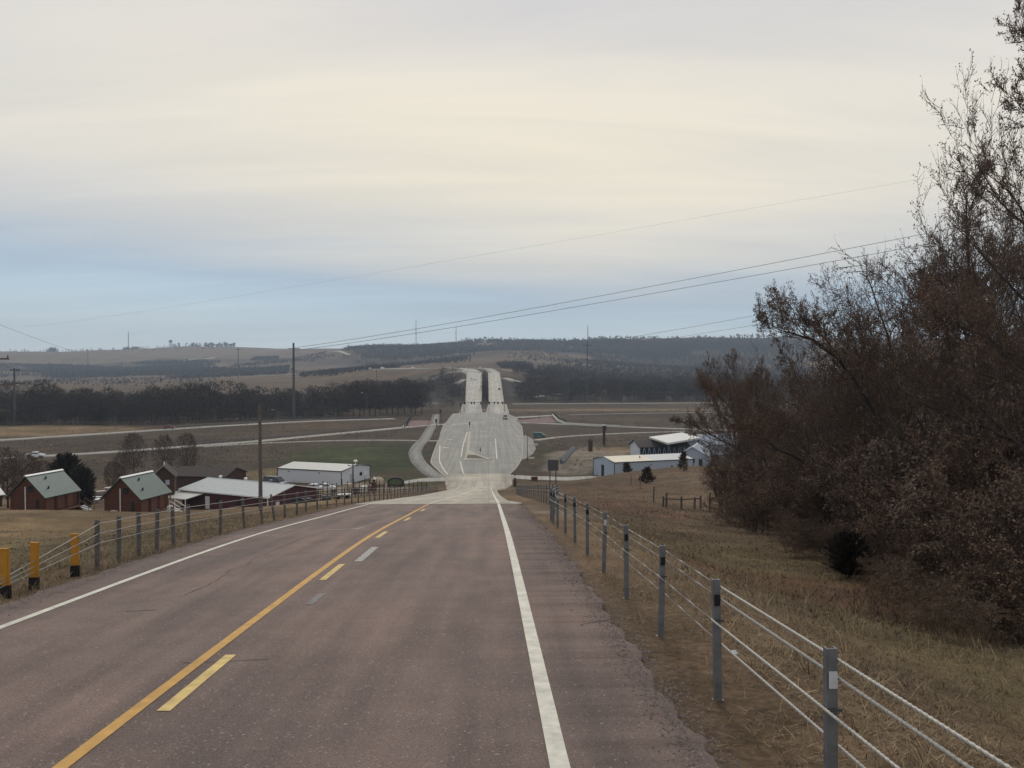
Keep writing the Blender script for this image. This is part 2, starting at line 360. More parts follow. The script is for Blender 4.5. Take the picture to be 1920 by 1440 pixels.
def resample(pts, step):
    P = np.array(pts, float); s = np.r_[0, np.cumsum(np.linalg.norm(np.diff(P[:, :2], axis=0), axis=1))]
    t = np.linspace(0, s[-1], max(2, int(s[-1] / step) + 1))
    for _ in range(1): Q = np.c_[[np.interp(t, s, P[:, i]) for i in range(2)]].T
    if len(Q) > 6:
        for _ in range(3): Q[1:-1] = (Q[:-2] + 2 * Q[1:-1] + Q[2:]) / 4
    return Q
rz = lambda x, y: ROAD(y)
# asphalt material: pink quartzite aggregate
am = bpy.data.materials.new('pink_asphalt'); am.use_nodes = True
N = am.node_tree.nodes; L = am.node_tree.links; p = N['Principled BSDF']; p.inputs['Roughness'].default_value = .85; p.inputs['Specular IOR Level'].default_value = .25
tc = N.new('ShaderNodeTexCoord')
n1 = noise(70, 3, .7); n2 = noise(1.1, 8); n4 = noise(.16, 4)
mp = N.new('ShaderNodeMapping'); mp.inputs['Scale'].default_value = (1.2, .05, 1); L.new(tc.outputs['Object'], mp.inputs[0])
n3 = N.new('ShaderNodeTexNoise'); n3.inputs['Scale'].default_value = 1.6; n3.inputs['Detail'].default_value = 6; L.new(mp.outputs[0], n3.inputs['Vector'])
vo = N.new('ShaderNodeTexVoronoi'); vo.inputs['Scale'].default_value = 55; L.new(tc.outputs['Object'], vo.inputs['Vector'])
c = ramp(n1.outputs[0], .3, .72, (.082, .0605, .054), (.275, .207, .178)).outputs[0]
c = mul(c, ramp(n2.outputs[0], .3, .7, (.86, .86, .87), (1.14, 1.12, 1.1)).outputs[0])
c = mul(c, ramp(n3.outputs[0], .32, .68, (.74, .75, .77), (1.22, 1.19, 1.17)).outputs[0])
c = mul(c, ramp(n4.outputs[0], .35, .65, (.92, .93, .95), (1.1, 1.05, 1.04)).outputs[0])
sp = N.new('ShaderNodeMix'); sp.data_type = 'RGBA'; L.new(c, sp.inputs['A'])
rs = ramp(vo.outputs['Color'], .86, .93, (0, 0, 0), (1, 1, 1)); L.new(rs.outputs[0], sp.inputs['Factor']); sp.inputs['B'].default_value = (.30, .25, .22, 1)
L.new(sp.outputs['Result'], p.inputs['Base Color'])
bp = N.new('ShaderNodeBump'); bp.inputs['Strength'].default_value = .5; bp.inputs['Distance'].default_value = .01
L.new(n1.outputs[0], bp.inputs['Height']); L.new(bp.outputs[0], p.inputs['Normal'])
yy = np.arange(-28, 45.4, .09)
edge_in = RL + .0
ribbon('asphalt_road', np.c_[np.full(len(yy), (RL + RR) / 2), yy], RR - RL, am, rz, 0, .2, cols=4, edge=.13, seed=3)
# concrete: slabs with joints
def concrete(name, col, jx, jy, joint=.03, dark=.55, rough=.75):
    m = bpy.data.materials.new(name); m.use_nodes = True
    global N, L, tc
    N = m.node_tree.nodes; L = m.node_tree.links; p = N['Principled BSDF']; p.inputs['Roughness'].default_value = rough
    p.inputs['Specular IOR Level'].default_value = .3
    tc = N.new('ShaderNodeTexCoord'); n1 = noise(.12, 9); n2 = noise(2.2, 6)
    mp = N.new('ShaderNodeMapping'); mp.inputs['Scale'].default_value = (1.4, .03, 1); L.new(tc.outputs['Object'], mp.inputs[0])
    n3 = N.new('ShaderNodeTexNoise'); n3.inputs['Scale'].default_value = .8; n3.inputs['Detail'].default_value = 7; L.new(mp.outputs[0], n3.inputs['Vector'])
    br = N.new('ShaderNodeTexBrick'); br.offset = 0; br.inputs['Scale'].default_value = 1; br.inputs['Mortar Size'].default_value = joint; br.inputs['Brick Width'].default_value = jx; br.inputs['Row Height'].default_value = jy
    br.inputs['Color1'].default_value = (1, 1, 1, 1); br.inputs['Color2'].default_value = (.86, .86, .87, 1); br.inputs['Mortar'].default_value = (dark, dark, dark, 1)
    L.new(tc.outputs['Object'], br.inputs['Vector'])
    r = ramp(n1.outputs[0], .3, .7, tuple(k * .84 for k in col), tuple(k * 1.12 for k in col)).outputs[0]
    r = mul(r, ramp(n2.outputs[0], .3, .7, (.88, .88, .88), (1.1, 1.1, 1.1)).outputs[0])
    r = mul(r, ramp(n3.outputs[0], .3, .7, (.74, .75, .77), (1.16, 1.16, 1.14)).outputs[0])
    r = mul(r, br.outputs[0]); L.new(r, p.inputs['Base Color']); return m
cm = concrete('hill_concrete', (.46, .41, .33), 3.7, 4.5, .03, .7)
cv = concrete('valley_concrete', (.255, .245, .215), 3.7, 5.0, .12, .72)
cb = concrete('bridge_concrete', (.42, .40, .345), 3.7, 14, .5, .8)
cw = concrete('walk_concrete', (.21, .20, .18), 2.5, 2.5, .1, .7)
cs = concrete('side_road_concrete', (.34, .32, .28), 4, 5, .1, .75)
yy = np.r_[np.arange(45.4, 212, 1.5), 212]
ribbon('concrete_road', np.c_[np.interp(yy, [45, 160, 190, 212], [-3.05, -3.05, -2.2, -2.6]), yy], np.interp(yy, [45, 48, 70, 120, 160, 180, 192, 212], [8.7, 8.7, 8.5, 8.6, 9.6, 13.5, 15.6, 16.6]), cm, rz, .003, .25, cols=2)
def flat(name, pxs, m, off, kind='structure', thick=.3):
    """flat paved area on the valley floor, outlined by ground points"""
    P = [V(a, b) for a, b in pxs]; mb = MB(); mb.slab([(q[0], q[1], VZ + off) for q in P], thick)
    o = mb.build(name, m); 
    if kind: tag(o, kind=kind)
    return o
c5 = lambda pts: [(740 + x / 5.1437, 680 + y / 5.1429) for x, y in pts]
left_e = c5([(500, 1180), (470, 1090), (345, 968), (372, 880), (418, 760), (440, 690), (470, 612), (520, 540), (560, 490)])
right_e = c5([(1060, 470), (1085, 490), (1180, 530), (1225, 612), (1238, 720), (1232, 830), (1225, 930), (1170, 1020), (1100, 1082), (1140, 1100), (1150, 1180)])
va = flat('valley_concrete_road', left_e + right_e, cv, .05)
flat('side_apron', c5([(1262, 700), (1330, 735), (1362, 830), (1335, 880), (1262, 925), (1215, 945), (1222, 830), (1228, 720)]), cw, .047)
# re-tessellate: throat between the hill road and the valley floor
# bridge: two decks rising to the far bank
def deck(name, x0a, x1a, x0b, x1b, label):
    Ya, Yb = 590, 905; ra, rb = 757.5, 698.5
    t = thing(name, label, 'bridge', (W((x0a + x1a) / 2, ra, Ya)), 0)
    mb = MB(); rail = MB(); rail2 = MB(); n = 24; P0 = []; P1 = []
    org = np.array(t.location)
    for i in range(n + 1):
        k = i / n; Y = Ya + (Yb - Ya) * k; row = ra + (rb - ra) * (1 - (Yb - Y) / (Yb - Ya) * Ya / Y) if 0 else None
        za = W(900, ra, Ya)[2]; zb = W(900, rb, Yb)[2]; z = za + (zb - za) * k
        xa = W(x0a, ra, Ya)[0] + (W(x0b, rb, Yb)[0] - W(x0a, ra, Ya)[0]) * k
        xb = W(x1a, ra, Ya)[0] + (W(x1b, rb, Yb)[0] - W(x1a, ra, Ya)[0]) * k
        P0.append(np.array([xa, Y, z]) - org); P1.append(np.array([xb, Y, z]) - org)
    for i in range(n):
        mb.slab([P0[i], P1[i], P1[i + 1], P0[i + 1]], 1.6)
        for P, sgn, r in ((P0, 1, rail), (P1, -1, rail2)):
            a, b = P[i], P[i + 1]; o = np.array([.35 * sgn, 0, 0]); h = np.array([0, 0, .9])
            r.add([a, a + o, b + o, b, a + h, a + o + h, b + o + h, b + h], [(0, 1, 5, 4), (1, 2, 6, 5), (2, 3, 7, 6), (3, 0, 4, 7), (4, 5, 6, 7)])
    d = mb.build('deck', cb, t); rail.build('parapet', M['concrete'], t); rail2.build('parapet', M['concrete'], t)
    for i in (4, 8, 12, 16, 20):
        a = (P0[i] + P1[i]) / 2; w = (P1[i] - P0[i])[0]; g = H(a[0] + org[0], a[1] + org[1]) - org[2] - 3
        pm = MB()
        for s in (-.3, .3): pm.tube((a[0] + s * w, a[1], g), (a[0] + s * w, a[1], a[2] - 2.6), .9, .9, 10)
        pm.box((a[0], a[1], a[2] - 2.2), (w * .9, 1.6, 1.1)); pm.build('pier', M['concrete'], t)
    return t
deck('road_bridge', 872.5, 902.8, 875, 904.2, 'left of the two long concrete bridges, with two white cars on it')
deck('road_bridge', 916.5, 945.5, 915.2, 937, 'right of the two long concrete bridges, with a dark car on it')
# approach pavements between the junction and the decks, then the road beyond that curves away to the left
def deckz(x, y):
    za = W(900, 757.5, 590)[2]; zb = W(900, 698.5, 905)[2]
    return np.where(np.asarray(y) < 560, VZ + .05, VZ + .05 + (za - VZ - .05) * (np.asarray(y) - 560) / 30) if np.all(np.asarray(y) < 590) else za + (zb - za) * (np.asarray(y) - 590) / 315
for nm, xa, xb in (('bridge_approach', 866, 902.8), ('bridge_approach', 917, 948)):
    a0 = V((xa + xb) / 2 + (0 if xa > 900 else -2), 775.5); a1 = W((xa + xb) / 2, 757.5, 590)
    ribbon(nm, [a0, (a0 + a1) / 2, a1], [14.5, 14, 13], cb, lambda x, y: float(deckz(x, y)), .03, .8)
fz = lambda x, y: H(x, y)
def fard(name, pts, w, m=None, off=1.1, step=18):
    P = [W(a, b, Y) for a, b, Y in pts]
    return ribbon(name, resample(P, step), w, m or cs, fz, off, 2.5)
fard('far_road', [(889, 699.3, 903), (883, 696.5, 960), (868, 693.5, 1030), (840, 691, 1090), (800, 691, 1120), (740, 691, 1150), (690, 691, 1200), (640, 690, 1350), (560, 687, 1600), (480, 684, 1900)], [13] * 0 or 14)
fard('far_road', [(926, 699.3, 903), (918, 695, 980), (905, 692.3, 1040), (880, 691, 1090)], 12)
fard('ramp_road', [(883, 702, 890), (872, 699, 960), (850, 697, 1000), (822, 703, 960), (800, 706, 930)], 9)
fard('far_trail', [(945, 710, 860), (960, 712, 850), (972, 715, 840)], 12, M['concrete'])
fard('far_trail', [(872, 714, 850), (862, 718, 835), (850, 722, 820)], 9, M['concrete'])
fard('hill_road', [(440, 702, 1500), (500, 702, 1500), (560, 700, 1480), (620, 698, 1450)], 9)
fard('gravel_track', [(940, 700, 1000), (1000, 702, 1000), (1090, 704, 1010)], 7, M['concrete'])
fard('gravel_track', [(985, 748, 690), (1010, 744, 720), (1050, 740, 760)], 4, M['concrete'])
fard('gravel_track', [(585, 671, 2500), (620, 673, 2350), (655, 680, 2200)], 10, M['concrete'])
fard('gravel_track', [(330, 676, 2500), (360, 672, 2600), (400, 667, 2800)], 16, M['concrete'])
# side roads on the valley floor
vz = lambda x, y: VZ
def vroad(name, pxs, w, m, off): return ribbon(name, resample([V(*q) for q in pxs], 4), w, m, vz, off, .3)
vroad('highway', [(-200, 838), (0, 826), (60, 822), (200, 813), (300, 806.5), (400, 800), (480, 795.5), (560, 791), (660, 787.5), (740, 785.5)], 8.5, cs, .14)
vroad('frontage_road', [(-200, 870), (0, 860), (80, 856), (180, 850), (280, 843), (380, 835.5), (470, 829), (560, 820.5), (660, 811), (740, 803.5), (795, 798), (840, 795.5)], 6.5, cs, .12)
vroad('valley_trail', [(380, 838), (470, 832.5), (560, 828.5), (650, 826), (720, 825.5), (790, 826.5), (822, 827)], 3.5, cs, .10)
vroad('frontage_road', [(975, 793), (1040, 795), (1100, 798), (1180, 801), (1260, 804), (1340, 806.5), (1460, 808)], 6, cs, .12)
vroad('valley_trail', [(1003, 826), (1040, 820.5), (1090, 816.5), (1150, 813.5), (1220, 811), (1300, 808.6), (1340, 808)], 3.5, cs, .10)
vroad('median_road', [(965, 783.5), (1000, 781.5), (1040, 779.5)], 9, cs, .13)
vroad('far_field_road', [(960, 757.5), (1100, 757), (1240, 756), (1500, 755)], 8, cs, .12)
vroad('valley_sidewalk', c5([(398, 500), (385, 590), (330, 660), (290, 740), (225, 800), (190, 870), (225, 960), (300, 1030), (360, 1085), (430, 1112)]), [3.2] * 0 or 4.2, cw, .11)
flat('driveway', c5([(60, 1178), (60, 1150), (240, 1120), (480, 1100), (510, 1170), (425, 1180), (420, 1150), (240, 1150)]), cs, .09)
flat('driveway', c5([(1120, 1085), (1300, 1095), (1646, 1105), (2200, 1085), (2200, 1115), (1646, 1140), (1300, 1130), (1130, 1120)]), cs, .09)
for nm_, pts_ in (('kerb', [(500, 1100), (470, 1090), (345, 968), (372, 880), (418, 760)]), ('kerb', [(440, 690), (470, 612), (500, 575)]), ('kerb', [(1225, 612), (1238, 720), (1232, 830), (1225, 930), (1170, 1020), (1100, 1082)])): ribbon(nm_, resample([V(*q) for q in c5(pts_)], 3), .4, M['concrete'], vz, .16, .3)
flat('red_median', c5([(140, 570), (190, 560), (360, 562), (345, 600), (130, 620)]), M['red_paving'], .16)
flat('red_median', c5([(1170, 560), (1500, 525), (1560, 580), (1330, 588), (1180, 568)]), M['red_paving'], .16)
wt = bpy.data.materials.new('river_water'); wt.use_nodes = True; pw = wt.node_tree.nodes['Principled BSDF']; pw.inputs['Base Color'].default_value = (.25, .3, .33, 1); pw.inputs['Roughness'].default_value = .12; pw.inputs['Specular IOR Level'].default_value = .8
flat('river', [(690, 762.5), (720, 761), (790, 758.5), (850, 756), (850, 754.2), (790, 756.4), (720, 758.8), (690, 760)], wt, .12)
# markings on the valley pavement, each a few mm above it
def vline(name, pts, w, m, off=.058): return ribbon(name, resample([V(*q) for q in c5(pts)], 3), w, m, vz, off, .0)
vline('white_lane_line', [(437, 800), (430, 950), (470, 1030), (525, 1095), (548, 1150)], .3, M['marking'])
vline('white_lane_line', [(632, 955), (655, 1050), (700, 1130), (742, 1190)], .28, M['marking'])
vline('white_lane_line', [(972, 735), (985, 930)], .28, M['marking'])
vline('white_lane_line', [(1050, 1100), (1005, 1160), (980, 1190)], .25, M['marking'])
vline('white_lane_line', [(700, 670), (660, 790), (640, 910)], .3, M['marking'])
vline('white_stop_bar', [(465, 818), (522, 824)], 1.1, M['marking']); vline('white_stop_bar', [(512, 738), (550, 741)], 1.3, M['marking'])
vline('white_crosswalk_band', [(420, 603), (640, 592), (860, 577)], 4.0, M['concrete'])
ri = flat('raised_median', c5([(668, 945), (690, 850), (712, 670), (738, 665), (722, 850), (800, 890), (940, 938)]), M['concrete'], .20)
flat('raised_median', c5([(692, 928), (706, 895), (780, 897), (880, 932)]), mat('median_soil', (.12, .10, .07), .95, .3, .8), .26)
# hill road paint
def hline(name, xs, y0, y1, w, m, off=.006, step=.5, edge=.0):
    yy = np.arange(y0, y1 + .01, step if y1 - y0 > step * 2 else (y1 - y0) / 4)
    xx = np.array([xs(y) if callable(xs) else xs for y in yy])
    return ribbon(name, np.c_[xx, yy], w, m, rz, off, 0, edge=edge, seed=abs(int(y0)))
hline('white_edge_line', lambda y: .54, -28, 45.4, .155, M['marking'], edge=.004)
hline('white_edge_line', .54, 45.5, 184, .16, M['marking'], .01, 1.5)
hline('white_edge_line', lambda y: -6.52, -28, 45.4, .125, M['marking'], edge=.004)
hline('white_edge_line', -6.55, 45.5, 184, .14, M['marking'], .01, 1.5)
hline('yellow_centre_line', -3.25, -28, 45.4, .125, M['yellow'], edge=.004)
hline('yellow_centre_line', lambda y: -3.25 + (y - 45.5) * .004, 45.5, 184, .13, M['marking'], .01, 1.5)
for k in range(-3, 6): hline('yellow_lane_dash', -2.985, .35 + 7.28 * k, .35 + 7.28 * k + 2.05, .125, M['yellow_pale'], edge=.006, step=.2)
worn = mat('worn_white_paint', (.36, .345, .335), .8, .35, 9)
hline('worn_paint_patch', -2.72, 17.3, 19.9, .17, worn, .006, .07, edge=.05)
hline('worn_paint_patch', -2.72, 12.6, 13.6, .12, mat('faint_worn_paint', (.2, .185, .18), .8, .35, 9), .006, .06, edge=.05)
wp = W(650, 991, 25.5)
ribbon('worn_paint_patch', [(wp[0] - .5, 25.0), (wp[0] - .1, 25.1), (wp[0] + .3, 25.35), (wp[0] + .45, 25.9)], .13, worn, rz, .006, 0)
tar = mat('crack_sealer', (.035, .03, .03), .8, .3, 6)
def crack(x0, y0, x1, y1, w, seed, amp=.08, n=26):
    r = np.random.default_rng(seed); t = np.linspace(0, 1, n); j = np.cumsum(r.normal(0, amp / 3, n)); j -= t * j[-1]
    ribbon('road_crack', np.c_[x0 + (x1 - x0) * t + j * .8, y0 + (y1 - y0) * t + j * .3], w * (.4 + r.random(n)), tar, rz, .005, 0)
crack(-4.95, 13.3, -5.0, 18.3, .012, 1, .12, 50); crack(-5.0, 18.5, -4.95, 23, .015, 2)
crack(-3.45, 9.3, -2.5, 9.42, .014, 3, .09, 34); crack(-5.3, 12.2, -4.9, 12.3, .02, 4, .05)
crack(.45, 9.4, .65, 9.42, .015, 7, .02)
crack(1.28, 11, 1.9, 11.6, .02, 8, .08); crack(1.3, 17, 2.0, 17.3, .04, 9, .1); crack(1.2, 23, 1.95, 23.4, .05, 10, .1); crack(1.0, 31, 1.9, 31.4, .06, 11, .1)
crack(-6.2, 30, -6.3, 44, .03, 12, .1)
ribbon('concrete_apron', [(1.2, 45.6), (1.35, 47.5), (1.3, 50.5), (1.2, 54)], [1.3, 1.1, .6, .1], cm, rz, -.004, .15)

def crumbs(name, label, n, xr, yr, sr, m, seed):
    r = np.random.default_rng(seed); y = np.exp(r.uniform(math.log(yr[0]), math.log(yr[1]), n)); x = r.normal(xr[0], xr[1], n); s_ = r.uniform(*sr, n)[:, None, None]
    z = np.where((x > RL) & (x < RR - .05), ROAD(y), hgt(x, y)); b = np.array([[1, 0, 0], [-.5, .87, 0], [-.5, -.87, 0], [0, 0, .9]])[None] * (.6 + .8 * r.random((n, 4, 1))) * s_
    a = r.random(n) * 6.28; ca_, sa_ = np.cos(a)[:, None], np.sin(a)[:, None]; v = np.stack([b[..., 0] * ca_ - b[..., 1] * sa_, b[..., 0] * sa_ + b[..., 1] * ca_, b[..., 2]], -1) + np.c_[x, y, z][:, None]
    k = np.arange(n)[:, None, None] * 4 + np.array([[0, 1, 3], [1, 2, 3], [2, 0, 3]])[None]; o = np_mesh(name, v.reshape(-1, 3), k.reshape(-1, 3), m); tag(o, label, 'gravel', kind='stuff')
gvm = mat('edge_gravel', (.15, .122, .11), .9, .5, 25)
crumbs('gravel', 'loose gravel crumbs along the right road edge', 9000, (RR + .02, .17), (3, 44), (.006, .022), gvm, 3)
crumbs('gravel', 'loose gravel crumbs along the left road edge', 5000, (RL - .05, .2), (8, 44), (.006, .022), gvm, 4)
# ---------------------------------------------------------------- light
wd = bpy.data.worlds.new('World'); sc.world = wd; wd.use_nodes = True
N = wd.node_tree.nodes; L = wd.node_tree.links; N.clear()
out = N.new('ShaderNodeOutputWorld'); bg = N.new('ShaderNodeBackground'); L.new(bg.outputs[0], out.inputs[0]); bg.inputs[1].default_value = .1
SUN_EL, SUN_AZ = 40, 3
sky = N.new('ShaderNodeTexSky'); sky.sky_type = 'NISHITA'; sky.sun_disc = False; sky.sun_elevation = R(SUN_EL); sky.sun_rotation = R(SUN_AZ); sky.altitude = 400; sky.dust_density = 1.5
tc = N.new('ShaderNodeTexCoord'); sx = N.new('ShaderNodeSeparateXYZ'); L.new(tc.outputs['Generated'], sx.inputs[0])
def math_(op, a, b=None, c=None):
    m = N.new('ShaderNodeMath'); m.operation = op
    for i, v in enumerate((a, b, c)):
        if v is None: continue
        if isinstance(v, (int, float)): m.inputs[i].default_value = v
        else: L.new(v, m.inputs[i])
    return m.outputs[0]
el = math_('MAXIMUM', sx.outputs['Z'], 0.0)
den = math_('ADD', el, .16)
cv_ = N.new('ShaderNodeCombineXYZ'); L.new(math_('DIVIDE', sx.outputs['X'], den), cv_.inputs[0]); L.new(math_('DIVIDE', sx.outputs['Y'], den), cv_.inputs[1])
mp = N.new('ShaderNodeMapping'); mp.inputs['Scale'].default_value = (.42, 1.0, 1); mp.inputs['Rotation'].default_value = (0, 0, R(8)); L.new(cv_.outputs[0], mp.inputs[0])
nz = N.new('ShaderNodeTexNoise'); nz.inputs['Scale'].default_value = 1.15; nz.inputs['Detail'].default_value = 4.5; nz.inputs['Roughness'].default_value = .48; nz.inputs['Distortion'].default_value = .25; L.new(mp.outputs[0], nz.inputs['Vector'])
warp = math_('MULTIPLY', math_('SUBTRACT', nz.outputs[0], .5), math_('MINIMUM', math_('MULTIPLY', el, .9), .16))
az = math_('ARCTAN2', sx.outputs['X'], sx.outputs['Y'])
tilt = math_('MULTIPLY', math_('MULTIPLY', math_('MAXIMUM', math_('MINIMUM', az, .08), -.6), .085), math_('MINIMUM', math_('MULTIPLY', el, 9), 1.0))
e2 = math_('ADD', math_('ADD', el, warp), tilt)
rp = N.new('ShaderNodeValToRGB'); L.new(math_('MULTIPLY', e2, 2.0), rp.inputs[0])
def lin(c): return tuple(((v / 255 + .055) / 1.055) ** 2.4 for v in c)
stops = [(0, (230, 243, 247)), (.03, (216, 234, 242)), (.058, (190, 216, 233)), (.08, (170, 194, 216)), (.1, (183, 197, 211)), (.13, (202, 205, 207)), (.165, (217, 214, 210)),
         (.205, (233, 225, 210)), (.26, (236, 229, 215)), (.31, (227, 222, 215)), (.39, (207, 205, 205)), (.5, (203, 202, 203))]
cr = rp.color_ramp
while len(cr.elements) < len(stops): cr.elements.new(.5)
for e, (ps, col) in zip(cr.elements, stops): e.position = ps * 2; e.color = (*lin(col), 1)
# warm light spread through the thin cloud under the sun; greyer to the sides
ga = math_('POWER', 2.718, math_('MULTIPLY', math_('POWER', math_('ABSOLUTE', math_('DIVIDE', math_('SUBTRACT', az, .06), .6)), 2), -1))
ge = math_('POWER', 2.718, math_('MULTIPLY', math_('POWER', math_('ABSOLUTE', math_('DIVIDE', math_('SUBTRACT', e2, .25), .11)), 2), -1))
gw = math_('MULTIPLY', ga, ge)
gm_ = N.new('ShaderNodeMix'); gm_.data_type = 'RGBA'; gm_.inputs['B'].default_value = (*lin((244, 233, 208)), 1); L.new(rp.outputs[0], gm_.inputs['A']); L.new(math_('MULTIPLY', gw, .85), gm_.inputs['Factor'])
side = N.new('ShaderNodeMix'); side.data_type = 'RGBA'; side.inputs['B'].default_value = (*lin((208, 209, 212)), 1)
L.new(math_('MULTIPLY', math_('MULTIPLY', math_('SUBTRACT', 1.0, ga), ge), .55), side.inputs['Factor']); L.new(gm_.outputs['Result'], side.inputs['A'])
nb = N.new('ShaderNodeTexNoise'); nb.inputs['Scale'].default_value = 2.2; nb.inputs['Detail'].default_value = 9; nb.inputs['Roughness'].default_value = .6; nb.inputs['Distortion'].default_value = .6; mp2 = N.new('ShaderNodeMapping'); mp2.inputs['Scale'].default_value = (.22, 1.25, 1); mp2.inputs['Rotation'].default_value = (0, 0, R(-14)); L.new(cv_.outputs[0], mp2.inputs[0]); L.new(mp2.outputs[0], nb.inputs['Vector'])
nr = N.new('ShaderNodeValToRGB'); L.new(nb.outputs[0], nr.inputs[0]); nr.color_ramp.elements[0].position = .3; nr.color_ramp.elements[1].position = .7
nr.color_ramp.elements[0].color = (.90, .915, .94, 1); nr.color_ramp.elements[1].color = (1.07, 1.06, 1.04, 1)
cl = N.new('ShaderNodeMix'); cl.data_type = 'RGBA'; cl.blend_type = 'MULTIPLY'; cl.inputs['Factor'].default_value = 1; L.new(side.outputs['Result'], cl.inputs['A']); L.new(nr.outputs[0], cl.inputs['B'])
sc10 = N.new('ShaderNodeMix'); sc10.data_type = 'RGBA'; sc10.blend_type = 'MULTIPLY'; sc10.inputs['Factor'].default_value = 1; sc10.inputs['B'].default_value = (11, 10.9, 10.75, 1); L.new(cl.outputs['Result'], sc10.inputs['A'])
fin = N.new('ShaderNodeMix'); fin.data_type = 'RGBA'; fin.inputs['Factor'].default_value = .93; L.new(sky.outputs[0], fin.inputs['A']); L.new(sc10.outputs['Result'], fin.inputs['B'])
L.new(fin.outputs['Result'], bg.inputs[0])
sl = bpy.data.objects.new('sun', bpy.data.lights.new('sun', 'SUN')); C.objects.link(sl)
sl.data.energy = 1.3; sl.data.angle = R(12); sl.data.color = (1, .95, .86)
sl.rotation_euler = (R(90 - SUN_EL), 0, R(180 - SUN_AZ))
sc.view_settings.view_transform = 'Standard'; sc.view_settings.look = 'None'; sc.view_settings.gamma = 1; sc.view_settings.exposure = 0
# ---------------------------------------------------------------- haze
hz = MB().box((0, 3150, 60), (9400, 6500, 520)).build('haze', bpy.data.materials.new('haze_air')); tag(hz, 'thin blue-grey haze over the whole valley', 'haze', kind='stuff')
hm = hz.data.materials[0]; hm.use_nodes = True; N = hm.node_tree.nodes; L = hm.node_tree.links; N.clear()
o = N.new('ShaderNodeOutputMaterial'); v = N.new('ShaderNodeVolumePrincipled'); L.new(v.outputs[0], o.inputs['Volume'])
v.inputs['Color'].default_value = (.68, .82, 1.0, 1); v.inputs['Density'].default_value = 1.6e-4; v.inputs['Anisotropy'].default_value = .2
# ================================================================ barriers
def post_mb(h, w=.072, d=.05):
    mb = MB(); t = .012
    mb.box((0, -d / 2, h / 2 - .25), (w, t, h + .5))                   # channel: web and two flanges
    for s in (-1, 1): mb.box((s * (w / 2 - t / 2), t / 2 + .001, h / 2 - .25), (t, d, h + .5))
    mb.box((0, -d / 2 - .006, h - .09), (w * .92, .01, .17))
    return mb
def rope(path, r, m, name, parent, twist=True):
    """three-strand wire rope: a lobed section that turns along its length"""
    P = [np.array(q, float) for q in path]; seg = []
    for a, b in zip(P[:-1], P[1:]):
        ln = np.linalg.norm(b - a); st = .018 if (twist and min(a[1], b[1]) < 13) else max(.5, ln / 3)
        k = max(1, int(ln / st)); seg += [a + (b - a) * i / k for i in range(k)]
    seg.append(P[-1]); S = np.array(seg); n = 9
    d = np.gradient(S, axis=0); d /= np.linalg.norm(d, axis=1)[:, None]
    u = np.cross(d, (0, 0, 1)); u /= np.linalg.norm(u, axis=1)[:, None]; v = np.cross(d, u)
    s = np.r_[0, np.cumsum(np.linalg.norm(np.diff(S, axis=0), axis=1))]
    th = np.arange(n) * 2 * math.pi / n
    rr = r * (1 + .22 * np.cos(3 * th))
    ph = th[None] + (s / .16 * 2 * math.pi / 1.0)[:, None] * (1 if twist else 0)
    vs = S[:, None] + rr[None, :, None] * (u[:, None] * np.cos(ph)[..., None] + v[:, None] * np.sin(ph)[..., None])
    k = np.arange(len(S) * n).reshape(len(S), n); k2 = np.roll(k, -1, 1)
    f = np.stack([k[:-1], k2[:-1], k2[1:], k[1:]], -1).reshape(-1, 4)
    return np_mesh(name, vs.reshape(-1, 3), f, m, parent, smooth=True)
def barrier(label, group, spots, h, cables, lean=None, side=-1, twist=True, pre=None, refl=True):
    x0, y0 = spots[0]; root = thing('cable_barrier', label, 'cable barrier', (x0, y0, H(x0, y0)), 0)
    org = np.array(root.location); proto = None; tops = []
    for i, (x, y) in enumerate(spots):
        z = H(x, y); l = (lean or {}).get(i, (random.uniform(-.022, .022), random.uniform(-.022, .022)))
        if proto is None:
            o = post_mb(h).build('post', M['steel' if twist else 'steel_mid'], root); proto = o
        else:
            o = proto.copy(); C.objects.link(o); o.parent = root
        o.location = (x - org[0], y - org[1], z - org[2]); o.rotation_euler = (l[0], l[1], 0)
        tops.append((x, y, z, l))
        if y < 33:
            if refl:
                q = MB().box((0, -.046, h - .2), (.054, .012, .11)); r = q.build('reflector', M['white_refl' if i % 4 == 0 else 'black'], o)
            fb = MB(); fb.lathe((0, 0, -.02), [(.10, -.2), (.10, .01), (.06, .02)], 10); fb.build('footing', M['steel'], o)
            if y < 30:
                for c, sd in cables:
                    if sd * side > 0: MB().box((0, -.04, c), (.11, .022, .02)).build('hook_bolt', M['steel_dark'], o)
    for c, sd in cables:
        path = []
        if pre: path += [np.array(q) - org + np.array([0, 0, .06 * k]) for k, q in enumerate(pre)]
        for x, y, z, l in tops: path.append(np.array([x + sd * .05 + math.sin(l[1]) * c, y - math.sin(l[0]) * c, z + c]) - org)
        rope(path, .0108 if twist else .0075, M['cable' if twist else 'cable_grey'], 'cable', root, twist)
    return root
def bx(y): return 2.27 + 1.25 * sstep(29, 43, y) if np.ndim(y) else 2.27 + 1.25 * float(sstep(29, 43, y))
rp_y = [-5.46, -2.75, -.04, 2.67] + [5.38 + 2.71 * k for k in range(9)] + [29.0, 30.6, 33.2] + [35.6 + 2.45 * k for k in range(29)]
barrier('grey steel cable barrier with four ropes along the right shoulder of the pink road', None, [(bx(y), y) for y in rp_y], 1.2, [(1.12, 1), (1.0, 1), (.80, -1), (.55, 1)])
lp_y = [17.05, 18.05, 19.07, 20.1, 21.15, 22.2, 24.8, 27.3, 29.7, 31.6, 33.5, 35.9, 37.9] + [40.4 + 2.55 * k for k in range(38)]
lean = {6: (0.02, .03), 8: (.02, -.1), 9: (.0, -.13), 10: (.02, -.03), 7: (0, -.06)}
